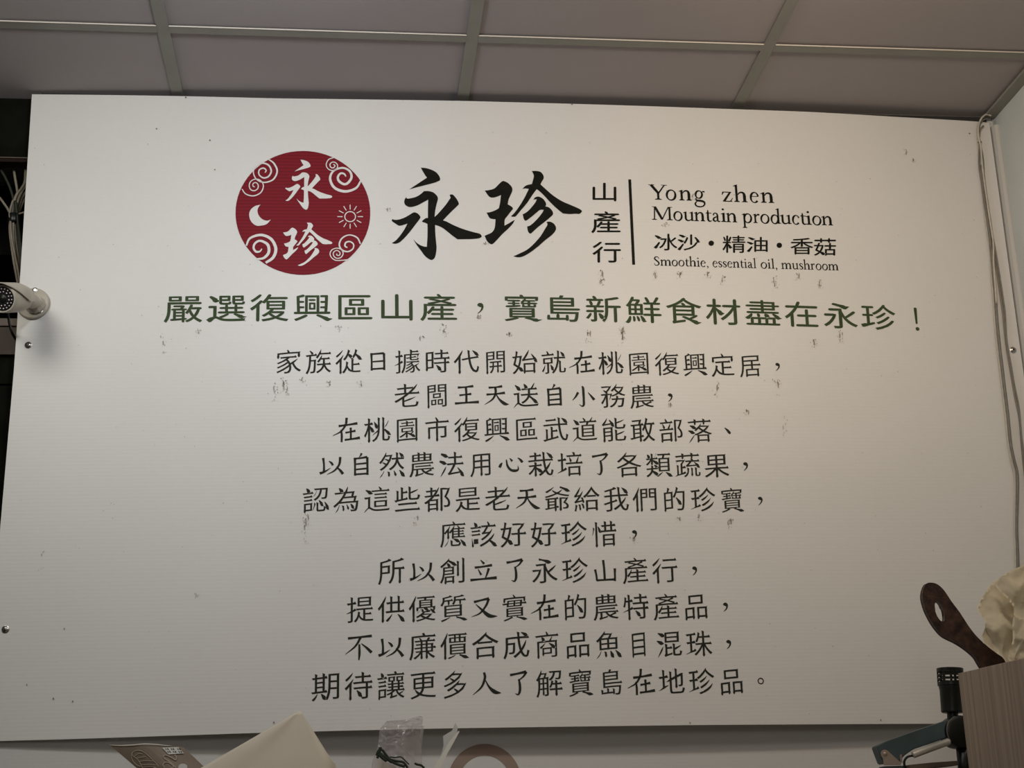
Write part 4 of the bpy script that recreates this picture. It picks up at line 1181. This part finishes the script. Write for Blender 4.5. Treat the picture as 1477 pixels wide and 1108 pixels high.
# brown foil pouch with a leaf drawing
YP = -0.16
tl, tr = at(158, 1074.5, YP), at(264, 1077.5, YP)
dl = (at(197, 1108, YP) - tl); drr = (at(296, 1108, YP) - tr)
kz = (CT - tl.z) / dl.z
bl = tl + dl * kz; br = tr + drr * ((CT - tr.z) / drr.z)
pouch = thing('coffee_pouch', 'brown foil pouch with a leaf drawing and white sticker, leaning below the sign', 'pouch', tuple((bl + br) / 2))
b_, nn = sheet((tl, tr, br, bl), 0.012, 0.012)
inroom('pouch_body', b_, M['kraft'], pouch, smooth=False)
def onp(px, py, out=0.0):
    """point on the pouch's face"""
    Y = YP
    d = ray(px, py); t = (tl - CAM).dot(nn) / d.dot(nn); p = CAM + d * t
    u = max(0, min(1, (p - tl).dot((tr - tl)) / (tr - tl).length_squared - (p - tl).dot(Vector((0, 0, -1))) * 0))
    # bend follows the sheet
    v = max(0, min(1, (tl.z - p.z) / (tl.z - bl.z)))
    L_ = tl + (bl - tl) * v; Rr = tr + (br - tr) * v
    u = max(0, min(1, (p - L_).dot(Rr - L_) / (Rr - L_).length_squared))
    bnd = 0.012 * math.sin(PI * u) * (0.4 + 0.6 * v)
    return p + nn * (bnd + 0.0008 + out)
seal = [(158, 1074.3), (172, 1075.2), (190, 1074.8), (208, 1073.4), (226, 1074.0), (238, 1075.2), (248, 1075.6)]
b_ = bmesh.new(); tube(b_, catmull([onp(x, y + 0.6) for x, y in seal], 4), [0.0004 + 0.0009 * math.sin(PI * i / 24) for i in range(25)], 8)
inroom('seal_edge', b_, M['kraft_edge'], pouch, smooth=True)
leaf = [
    [(204, 1106), (198, 1104), (192, 1098), (190, 1091), (193, 1085), (199, 1083), (207, 1085), (215, 1091), (222, 1098), (229, 1106), (222, 1108)],
    [(192, 1090), (190, 1088), (193, 1084.5), (200, 1082.6), (206, 1084)],
    [(192, 1091), (198, 1095), (203, 1102), (207, 1110)],
    [(194, 1092), (200, 1088), (206, 1088)], [(197, 1094.5), (204, 1093), (211, 1092)], [(201, 1099), (210, 1098), (222, 1098.6)], [(204, 1104), (214, 1103.6), (227, 1104.5)], [(206, 1107), (216, 1106.2), (226, 1107)],
]
b_ = bmesh.new()
for L_ in leaf: tube(b_, catmull([onp(x, y) for x, y in L_], 4), 0.0006, 5)
# the two visible script letters
for L_ in ([(238, 1108), (236, 1103), (241, 1100), (248, 1103), (251, 1107), (247, 1110)], [(254, 1108), (246, 1100), (238, 1095), (237, 1090.5), (242, 1090.5), (250, 1095), (254, 1097), (254.5, 1092), (252, 1089.5)]):
    tube(b_, catmull([onp(x, y) for x, y in L_], 4), 0.0011, 6)
inroom('leaf_drawing', b_, M['kraft_print'], pouch)
b_ = bmesh.new()
L_ = [onp(*p, 0.0002) for p in ((234.5, 1079), (257.5, 1078), (265.5, 1087), (244, 1088.8))]
prism(b_, L_, nn * 0.0006)
st = inroom('sticker', b_, M['sticker'], pouch)
b_ = bmesh.new()
for k, (x, y) in enumerate([(241, 1081), (249, 1081), (258, 1081), (244, 1085), (252, 1085), (260, 1085)]):
    q4 = [onp(x + a, y + c, 0.0012) for a, c in ((-2.4, -1.2), (-1.2, -1.2), (0.4, 1.2), (-0.8, 1.2))]
    b_.faces.new([b_.verts.new(v_) for v_ in q4])
    q4 = [onp(x + a, y + c, 0.0012) for a, c in ((0.2, -1.2), (1.8, -1.2), (3.4, 1.2), (1.8, 1.2))]
    b_.faces.new([b_.verts.new(v_) for v_ in q4])
inroom('sticker_print', b_, M['ink_grey'], pouch)
b_ = bmesh.new()
L_ = [onp(264.5 + 6.5 * math.cos(a), 1107 + 5.0 * math.sin(a), 0.0003) for a in [2 * PI * k / 20 for k in range(20)]]
prism(b_, L_, nn * 0.0005)
inroom('handle_hole', b_, M['white_card'], pouch)

# cream card folder, corner up
YE = -0.20
pk = at(433.5, 1024.5, YE)
lf = at(296, 1104, YE); rt = at(479, 1098, YE)
ldir = (lf - pk); rdir = (rt - pk)
c_bl = pk + ldir * 1.55; c_r = rt
low = Vector((rt.x + 0.03, rt.y - 0.02, CT))
b_ = bmesh.new()
O = [pk, rt, Vector((rt.x + 0.012, YE - 0.01, rt.z - 0.02)), Vector((rt.x + 0.008, YE - 0.03, CT)), Vector((c_bl.x + 0.05, YE - 0.03, CT)), c_bl]
# face grid with soft creases
env = thing('cream_folder', 'large cream card folder standing corner up in front of the sign', 'folder', (rt.x - 0.06, YE, CT))
nE = Vector((0, -1, 0))
tri = [pk, lf + (lf - pk) * 0.55, rt]
N_ = 14
fv = []
for j in range(N_ + 1):
    row = []
    for i in range(N_ + 1):
        u, v = i / N_, j / N_
        L_ = pk + (c_bl - pk) * v
        Rp = pk + (rt - pk) * min(1, v * 1.25) if v < 0.8 else rt + (Vector((rt.x + 0.006, YE, CT)) - rt) * ((v - 0.8) / 0.2)
        if v >= 0.999: L_ = Vector((c_bl.x, YE, CT))
        p = L_ * (1 - u) + Rp * u
        p.y += -0.004 * math.sin(PI * u) * v + 0.0016 * math.sin(11 * u + 2) * v * (1 - v) * 3 
        if p.z < CT: p.z = CT
        row.append(p)
    fv.append(row)
gv = [[b_.verts.new(p) for p in r] for r in fv]; gb = [[b_.verts.new(p + Vector((0, 0.003, 0))) for p in r] for r in fv]
for j in range(N_):
    for i in range(N_):
        b_.faces.new((gv[j][i], gv[j][i + 1], gv[j + 1][i + 1], gv[j + 1][i])); b_.faces.new((gb[j][i], gb[j + 1][i], gb[j + 1][i + 1], gb[j][i + 1]))
per = [(0, i) for i in range(N_)] + [(j, N_) for j in range(N_)] + [(N_, i) for i in range(N_, 0, -1)] + [(j, 0) for j in range(N_, 0, -1)]
for a, c in zip(per, per[1:] + per[:1]): b_.faces.new((gv[a[0]][a[1]], gv[c[0]][c[1]], gb[c[0]][c[1]], gb[a[0]][a[1]]))
bmesh.ops.remove_doubles(b_, verts=b_.verts[:], dist=1e-5)
o_ = inroom('front_sheet', b_, M['envelope'], env, smooth=True)
# folded side flap on the right
b_, _n = sheet((rt + Vector((-0.006, 0.004, 0.004)), rt + Vector((0.006, 0.012, -0.004)), Vector((rt.x + 0.014, YE + 0.02, CT)), Vector((rt.x, YE + 0.004, CT))), 0.0015)
inroom('side_flap', b_, M['envelope'], env)

# clear plastic bag with a tag and a green cord inside
YG = -0.17
bag = thing('plastic_bag', 'crumpled clear plastic bag with a green cord, standing between folder and card', 'bag', (at(590, 1100, YG).x, YG, CT))
OUTL = [(558.5, 1040), (572, 1039), (588, 1037.6), (600, 1034.2), (609, 1033.2), (610, 1040), (608.5, 1046.5), (611.5, 1048), (610, 1062), (608, 1080), (609, 1100), (612, 1135)]
LEFT = [(558.5, 1040), (553, 1046), (547.5, 1053), (546.5, 1066), (544.5, 1078), (540, 1090), (536, 1103), (534, 1135)]
Rr = catmull([Vector((x, y, 0)) for x, y in OUTL], 4); Ll = catmull([Vector((x, y, 0)) for x, y in LEFT], 6)
random.seed(21)
def pick(P, t):
    k = t * (len(P) - 1); i = min(int(k), len(P) - 2); return P[i].lerp(P[i + 1], k - i)
NV, NU = 22, 18
b_ = bmesh.new(); gr = []
for side in (-1, 1):
    g = []
    for j in range(NV + 1):
        v = j / NV; row = []
        a, c = pick(Ll, v), pick(Rr, v)
        for i in range(NU + 1):
            u = i / NU; p = a.lerp(c, u)
            dep = YG + side * 0.020 * math.sin(PI * u) * min(1, 0.15 + v) + 0.004 * math.sin(13 * u + 5 * v + side) * math.sin(PI * u) + random.uniform(-0.0018, 0.0018) * (0 < i < NU)
            q3 = at(p.x, p.y, dep)
            if j == NV or q3.z < CT + 0.0004: q3.z = CT + 0.0004
            row.append(b_.verts.new(q3))
        g.append(row)
    gr.append(g)
for g in gr:
    for j in range(NV):
        for i in range(NU): b_.faces.new((g[j][i], g[j][i + 1], g[j + 1][i + 1], g[j + 1][i]))
bmesh.ops.remove_doubles(b_, verts=b_.verts[:], dist=2e-4)
film = inroom('film', b_, M['film'], bag, recalc=False)
b_ = bmesh.new()
for L_ in ([(558, 1041), (566, 1042), (572, 1046), (577, 1048.5), (590, 1048), (611, 1048)], [(548, 1053), (552, 1056), (556, 1064), (557, 1074)], [(560, 1068), (572, 1060), (584, 1053), (600, 1050)], [(609, 1050), (607, 1062), (605, 1080)], [(580, 1078), (590, 1086), (598, 1098)]):
    tube(b_, catmull([at(x, y, YG - 0.017) for x, y in L_], 4), 0.0006, 5)
inroom('film_crease', b_, M['film'], bag, smooth=True)
b_ = bmesh.new()
for L_, r in (([(543, 1090), (546, 1083), (551, 1082), (556, 1088), (562, 1095), (572, 1098), (582, 1100), (588, 1108)], 0.0022), ([(544, 1094), (548, 1087), (556, 1094), (563, 1098), (574, 1103), (584, 1106)], 0.0024), ([(549, 1078), (547, 1086), (550, 1092), (558, 1098)], 0.0028), ([(562, 1092), (570, 1093), (578, 1092), (585, 1098), (590, 1103)], 0.0012), ([(598, 1101), (602, 1103), (607, 1104), (612, 1108)], 0.0020), ([(545, 1090), (552, 1090), (558, 1094), (565, 1100)], 0.0026)):
    tube(b_, catmull([at(x, y, YG - 0.0245) for x, y in L_], 5), r, 7)
inroom('cord', b_, M['cord_green'], bag, smooth=True)
b_ = bmesh.new()
tg = [at(x, y, YG - 0.004) for x, y in ((546.5, 1095.5), (560, 1101.5), (572, 1107), (572, 1125), (540, 1125), (542, 1108))]
prism(b_, tg, Vector((0, 0.0015, 0)))
inroom('tag', b_, M['label_white'], bag)

# folded grey-white card strip
cd_ = thing('folded_card', 'narrow grey-white folded card leaning right of the clear bag', 'card', (at(640, 1100, -0.19).x, -0.19, CT))
Yc_ = -0.19
p1 = [Vector((q_.x, q_.y, max(q_.z, CT))) for q_ in [at(*p, Yc_) for p in ((656.8, 1042.5), (660.5, 1050), (658.5, 1059), (648, 1076), (636, 1096), (628, 1112), (622, 1135), (612, 1135), (626, 1108), (636, 1090), (640, 1075), (639, 1062), (652, 1054))]]
b_ = bmesh.new(); prism(b_, [Vector((p.x, p.y + 0.004 * (k % 3), p.z)) if False else p for k, p in enumerate(p1)], Vector((0, 0.0012, 0)))
inroom('back_leaf', b_, M['white_card'], cd_)
p1 = [Vector((q_.x, q_.y, max(q_.z, CT))) for q_ in [at(*p, Yc_ - 0.006) for p in ((663, 1055), (661, 1054.6), (648, 1070), (641, 1082), (632, 1097), (626, 1108), (618, 1135), (625, 1135), (634, 1110), (646, 1086), (655, 1070))]]
b_ = bmesh.new(); prism(b_, p1, Vector((0, 0.0016, 0)))
inroom('front_leaf', b_, M['white_card_warm'], cd_)

# ------------------------------------------------------------------ wooden box, its left side seen at a slant
Yb = -0.40
tb = at(1381.5, 971.5, Yb)
dd = ray(182, 1238); dd.z = 0; dd.normalize()          # runs from the near end to the far end
near = tb - dd * 0.34
side = Vector((dd.y, -dd.x, 0))                         # to the right of that run
if side.x < 0: side = -side
WD = 0.17
bx_ = thing('utensil_box', 'tall open oak laminate box at right holding a wooden handle and paper', 'box', tuple(Vector((near.x, near.y, CT)) + side * WD / 2))
ztb = tb.z
def slab(a, b, th_dir, th, z0, z1):
    m_ = bmesh.new()
    prism(m_, [Vector((a.x, a.y, z0)), Vector((b.x, b.y, z0)), Vector((b.x, b.y, z1)), Vector((a.x, a.y, z1))], th_dir * th)
    bmesh.ops.bevel(m_, geom=m_.edges[:], offset=0.0008, segments=1, affect='EDGES')
    return m_
T_ = 0.012
inroom('left_panel', slab(near, tb, side, T_, 1.30, ztb), M['oak'], bx_)
inroom('right_panel', slab(near + side * (WD - T_), tb + side * (WD - T_), side, T_, 1.30, ztb), M['oak'], bx_)
inroom('back_panel', slab(tb + side * T_, tb + side * (WD - T_), -dd, T_, 1.30, ztb - 0.0005), M['oak'], bx_)
inroom('front_panel', slab(near + side * T_, near + side * (WD - T_), dd, T_, 1.30, ztb - 0.0005), M['oak'], bx_)
bm = bmesh.new()
prism(bm, [Vector((p.x, p.y, 1.285)) for p in (near, tb, tb + side * WD, near + side * WD)], Vector((0, 0, 0.014)))
inroom('bottom_panel', bm, M['oak'], bx_)
# the stand below the frame that carries the box
std = thing('side_stand', 'pale laminate stand at right carrying the oak box below the picture', 'stand', (tb.x, tb.y, 0))
bm = bmesh.new()
ex = side * (WD + 0.02); 
prism(bm, [Vector((p.x, p.y, 0.0)) for p in (near - side * 0.02 - dd * 0.02, tb - side * 0.02 + dd * 0.0, tb + ex, near + ex - dd * 0.02)], Vector((0, 0, 1.283)))
inroom('body', bm, M['cabinet'], std)

# wooden paddle handle rising out of the box
Yh = tb.y - 0.03
hd = thing('wooden_paddle', 'dark brown mottled wooden paddle handle with an oval hanging hole', 'paddle', tuple(at(1450, 985, Yh)))
HL = [(1336, 843), (1346, 841.5), (1354, 845), (1362, 853), (1372, 868), (1384, 884), (1397, 904), (1409, 919), (1424, 933), (1440, 945), (1455, 955), (1480, 975), (1500, 1000), (1450, 1010), (1432, 985), (1415, 961), (1408, 949), (1400, 941), (1388, 932), (1376, 925), (1362, 918), (1352, 908), (1342, 893), (1334, 875), (1331, 858)]
out = catmull([Vector((x, y, 0)) for x, y in HL], 3, True)
hole = catmull([Vector((x, y, 0)) for x, y in [(1350.5, 867), (1355.5, 870), (1360.5, 879), (1363, 890), (1361.5, 897), (1356, 895), (1350.5, 886), (1347.5, 875)]], 3, True)
tilt = lambda x, y: Yh - (x - 1336) * 0.00015
o2 = [at(p.x, p.y, tilt(p.x, p.y)) for p in out]; h2 = [at(p.x, p.y, tilt(p.x, p.y)) for p in hole]
V, F = fill([[(p.x, p.z) for p in o2], [(p.x, p.z) for p in h2]])
b_ = bmesh.new()
yof = lambda x: min(o2, key=lambda q_: abs(q_.x - x)).y
fr_ = [b_.verts.new((v.x, yof(v.x), v.y)) for v in V]; bk_ = [b_.verts.new((v.x, yof(v.x) + 0.011, v.y)) for v in V]
cnt = {}
for f_ in F:
    b_.faces.new([fr_[i] for i in f_]); b_.faces.new([bk_[i] for i in reversed(f_)])
    for a, c in zip(f_, f_[1:] + f_[:1]): cnt[(a, c)] = 1
for a, c in list(cnt):
    if (c, a) not in cnt: b_.faces.new((fr_[a], fr_[c], bk_[c], bk_[a]))
b_.normal_update()
ed = [e for e in b_.edges if len(e.link_faces) == 2 and e.calc_face_angle(0) > 0.9]
bmesh.ops.bevel(b_, geom=ed, offset=0.0008, segments=2, affect='EDGES')
o_ = inroom('handle', b_, M['brown_wood'], hd); sharp(o_, 50)

# crumpled paper standing in the box
pp = thing('crumpled_paper', 'crumpled cream baking paper sticking out of the oak box', 'paper', tuple(at(1445, 960, Yh - 0.05)))
random.seed(5)
def crumple(name, outline_px, Y, ridges, seedn, amp, mt=M['crepe']):
    """sheet inside an outline, folded along given ridge points (x, y, depth)"""
    random.seed(seedn)
    P = [Vector((x, y, 0)) for x, y in outline_px]
    O = []
    for a, c in zip(P, P[1:] + P[:1]):
        n = max(2, int((c - a).length / 4))
        for k in range(n):
            q_ = a.lerp(c, k / n); O.append((q_.x + random.uniform(-0.5, 0.5), q_.y + random.uniform(-0.5, 0.5)))
    xs2 = [p[0] for p in O]; ys2 = [p[1] for p in O]
    inner = []
    def inside(x, y):
        r = False
        for (ax_, ay_), (bx2, by2) in zip(O, O[1:] + O[:1]):
            if (ay_ > y) != (by2 > y) and x < (bx2 - ax_) * (y - ay_) / (by2 - ay_) + ax_: r = not r
        return r
    x = min(xs2)
    while x < max(xs2):
        y = min(ys2)
        while y < max(ys2):
            jx, jy = x + random.uniform(-1, 1), y + random.uniform(-1, 1)
            if inside(jx, jy) and min((jx - a) ** 2 + (jy - c) ** 2 for a, c in O) > 3: inner.append((jx, jy))
            y += 3.4
        x += 3.4
    vs = [Vector(p) for p in O] + [Vector(p) for p in inner]
    r = delaunay_2d_cdt(vs, [], [list(range(len(O)))], 1, 1e-6)
    def depth0(x, y):
        num = den = 0
        for rx_, ry_, rd in ridges:
            w = 1 / (((x - rx_) ** 2 + (y - ry_) ** 2) + 18) ** 1.5
            num += rd * w; den += w
        return num / den
    # flat facets between the ridge points, creased where they meet
    coarse = [Vector(p[:2]) for p in outline_px] + [Vector((a_, c_)) for a_, c_, _d in ridges if inside(a_, c_)]
    cr3 = delaunay_2d_cdt(coarse, [], [list(range(len(outline_px)))], 1, 1e-6)
    cz = []
    for p in cr3[0]:
        m_ = [d_ for a_, c_, d_ in ridges if abs(a_ - p.x) < 0.01 and abs(c_ - p.y) < 0.01]
        cz.append(m_[0] if m_ else depth0(p.x, p.y))
    def depth(x, y):
        for f_ in cr3[2]:
            (x1, y1), (x2, y2), (x3, y3) = [cr3[0][i] for i in f_[:3]]
            dn = (y2 - y3) * (x1 - x3) + (x3 - x2) * (y1 - y3)
            if abs(dn) < 1e-9: continue
            w1 = ((y2 - y3) * (x - x3) + (x3 - x2) * (y - y3)) / dn; w2 = ((y3 - y1) * (x - x3) + (x1 - x3) * (y - y3)) / dn
            if min(w1, w2, 1 - w1 - w2) > -0.02: return w1 * cz[f_[0]] + w2 * cz[f_[1]] + (1 - w1 - w2) * cz[f_[2]]
        return depth0(x, y)
    b = bmesh.new()
    vv = []
    for p in r[0]:
        d = depth(p.x, p.y) + amp * (math.sin(p.x * 0.35 + p.y * 0.22 + seedn) * 0.6 + math.sin(p.x * 0.16 - p.y * 0.41) * 0.5) + random.uniform(-0.00025, 0.00025)
        vv.append(b.verts.new(at(p.x, p.y, Y - d)))
    for f_ in r[2]:
        try: b.faces.new([vv[i] for i in f_])
        except ValueError: pass
    ex_ = bmesh.ops.solidify(b, geom=b.faces[:], thickness=0.0006)
    o = inroom(name, b, mt, pp)
    return sharp(o, 60)
YPp = Yh - 0.06
crumple('paper_sheet', [(1431, 841), (1425, 848), (1416, 863), (1409, 877), (1413, 886), (1420, 893), (1421, 905), (1416, 917), (1418, 927), (1432, 938), (1446, 948), (1455, 962), (1470, 990), (1500, 990), (1500, 870), (1475, 860), (1450, 842)], YPp,
        [(1411, 878, 0.0), (1425, 860, 0.008), (1440, 880, 0.016), (1424, 912, 0.004), (1432, 910, 0.020), (1437, 930, 0.004), (1448, 925, 0.020), (1452, 900, 0.028), (1460, 890, 0.004), (1460, 930, 0.006), (1455, 955, 0.012), (1480, 920, 0.020)], 2, 0.0005)
crumple('paper_sheet', [(1431, 841), (1445, 831), (1460, 822), (1477, 815), (1500, 806), (1500, 892), (1477, 895), (1463, 888), (1462, 876), (1455, 866), (1445, 855)], YPp - 0.035,
        [(1431, 841, -0.01), (1455, 835, 0.012), (1462, 876, 0.004), (1470, 850, 0.022), (1480, 880, 0.010), (1485, 830, 0.006), (1500, 860, 0.03)], 4, 0.0005)
crumple('paper_sheet', [(1463, 888), (1477, 893), (1500, 896), (1500, 930), (1477, 922), (1470, 934), (1463, 950), (1460, 958), (1454, 951), (1457, 938), (1461, 920), (1460, 900)], YPp - 0.055,
        [(1463, 888, 0.014), (1457, 938, 0.0), (1470, 910, 0.012), (1485, 915, 0.022), (1462, 950, 0.004)], 6, 0.0004)
crumple('paper_sheet', [(1470, 934), (1477, 922), (1500, 925), (1500, 1000), (1470, 1000), (1462, 968), (1462, 952)], YPp - 0.045,
        [(1470, 934, 0.010), (1464, 960, 0.002), (1477, 950, 0.018), (1490, 960, 0.006)], 8, 0.0005)

# ------------------------------------------------------------------ teal hinged arm with a black slotted head
YA = Yb + 0.16
ar = thing('hinged_arm', 'teal hinged arm with silver rod and black slotted head beside the oak box', 'tool', (at(1385, 1100, YA).x, YA, CT))
def plate_px(name, pts, Y, th, m_, bev=0.001, parent=ar):
    b = bmesh.new(); prism(b, [Vector((q_.x, q_.y, max(q_.z, CT))) for q_ in [at(x, y, Y) for x, y in pts]], Vector((0, th, 0)))
    bmesh.ops.recalc_face_normals(b, faces=b.faces[:])
    if bev: bmesh.ops.bevel(b, geom=b.edges[:], offset=bev, segments=2, affect='EDGES')
    return inroom(name, b, m_, parent)
plate_px('arm_bar', [(1264.5, 1077), (1278, 1070), (1310, 1058.5), (1340, 1048), (1370, 1038), (1372, 1062), (1340, 1073.5), (1318, 1081), (1306, 1089), (1296, 1100), (1274, 1102)], YA, 0.030, M['teal'], 0.0015)
plate_px('lower_arm_bar', [(1274.5, 1105.5), (1306, 1104.5), (1312, 1112), (1318, 1128), (1284, 1128)], YA, 0.030, M['teal'], 0.0015)
br_ = plate_px('hinge_bracket', [(1270.5, 1086), (1272, 1083), (1275.5, 1081.2), (1280, 1082.5), (1300.5, 1101), (1299.5, 1103.8), (1275, 1104), (1274, 1095), (1271, 1090)], YA - 0.003, 0.002, M['hinge'], 0.0004)
b_ = bmesh.new(); lathe(b_, [(0, 0.0022), (0.0028, 0.0018), (0.0036, 0.0006), (0.0038, -0.0005), (0, -0.0005)], frame(at(1276.5, 1087.5, YA - 0.003), (0, -1, 0)), 20)
obj('rivet', b_, M['hinge'], br_, smooth=True)
plate_px('hinge_tab', [(1298, 1089), (1301, 1088), (1302, 1100), (1299, 1101)], YA - 0.001, 0.004, M['hinge'], 0.0003)
b_ = bmesh.new(); tube(b_, [at(1316, 1089.5, YA - 0.008), at(1317, 1089, YA - 0.008), at(1368, 1070, YA - 0.008), at(1369.5, 1069.5, YA - 0.008)], [0.0036, 0.0062, 0.0062, 0.0050], 16)
o_ = inroom('silver_rod', b_, M['rod'], ar); sharp(o_, 50)
b_ = bmesh.new(); tube(b_, catmull([at(1317, 1090, YA - 0.008), at(1309, 1092, YA - 0.008), at(1304.5, 1098, YA - 0.006), at(1305, 1106, YA - 0.004), at(1309, 1118, YA)], 5), 0.0021, 8)
inroom('black_lead', b_, M['black_rubber'], ar, smooth=True)
kn = at(1388, 1055, YA - 0.012)
b_ = bmesh.new()
rk = (at(1388, 1055, YA) - at(1366, 1055, YA)).length
lathe(b_, [(0, 0.0), (rk * 0.8, 0.0), (rk * 0.97, 0.002), (rk, 0.005), (rk, 0.040), (rk * 0.9, 0.044), (0, 0.044)], frame(kn, (0, 1, 0)), 40)
o_ = inroom('knuckle', b_, M['black_plastic'], ar); sharp(o_, 35)
b_ = bmesh.new()
for k in range(1):
    tube(b_, [kn + Vector((rk * 0.98 * math.cos(a), 0.0015, rk * 0.98 * math.sin(a))) for a in [math.radians(110 + 3.5 * t) for t in range(32)]], 0.0008, 6)
obj_r = inroom('knuckle_ring', b_, M['cable_grey'], ar, smooth=True)
# column under the knuckle and slotted head above
pc0, pc1 = at(1391, 1063, YA + 0.01), at(1395, 1150, YA + 0.01)
b_ = bmesh.new(); tube(b_, [pc0, pc0.lerp(pc1, 0.5), Vector((pc1.x, pc1.y, CT))], [0.017, 0.014, 0.014], 20)
inroom('column', b_, M['black_plastic'], ar, smooth=True)
hb, ht = at(1374, 1030, YA + 0.005), at(1370, 964.5, YA + 0.005)
hx = ht - hb; hl = hx.length
Mh = frame(hb, hx)
b_ = bmesh.new()
lathe(b_, [(0, -0.018), (0.010, -0.018), (0.010, 0.002), (0.0185, 0.002), (0.0200, 0.004), (0.0205, hl * 0.52), (0.0215, hl * 0.57), (0.0215, hl * 0.60), (0.0235, hl * 0.62), (0.0235, hl * 0.655), (0.018, hl * 0.655), (0, hl * 0.655)], Mh, 36)
o_ = inroom('head_barrel', b_, M['black_plastic'], ar); sharp(o_, 35)
# cage: five rings and upright bars with open slots between
RC = 0.0237
def ringband(z0, z1, ro=RC, ri=RC - 0.0022):
    b = bmesh.new(); lathe(b, [(ri, z0), (ro, z0), (ro, z1), (ri, z1), (ri, z0)], Mh, 36); return b
for a, c in ((0.655, 0.69), (0.742, 0.772), (0.83, 0.86), (0.918, 1.0)):
    o_ = inroom('cage_ring', ringband(hl * a, hl * c), M['black_plastic'], ar); sharp(o_, 35)
for k in range(7):
    a = 2 * PI * (k + 0.25) / 7
    b = bmesh.new()
    for v_ in bmesh.ops.create_cube(b, size=1)['verts']:
        q_ = Vector((v_.co.x * 0.0024 + RC - 0.0013, v_.co.y * 0.0042, v_.co.z * hl * 0.34 + hl * 0.825))
        v_.co = Mh @ (Matrix.Rotation(a, 3, 'Z') @ q_)
    inroom('cage_bar', b, M['black_plastic'], ar)
# dull flat tray at the arm's foot
plate_px('foot_tray', [(1311, 1103.5), (1345, 1100), (1381, 1097.5), (1383, 1104), (1345, 1108), (1313, 1111)], YA - 0.02, 0.05, M['shelf_edge'], 0.001)

assert C.camera
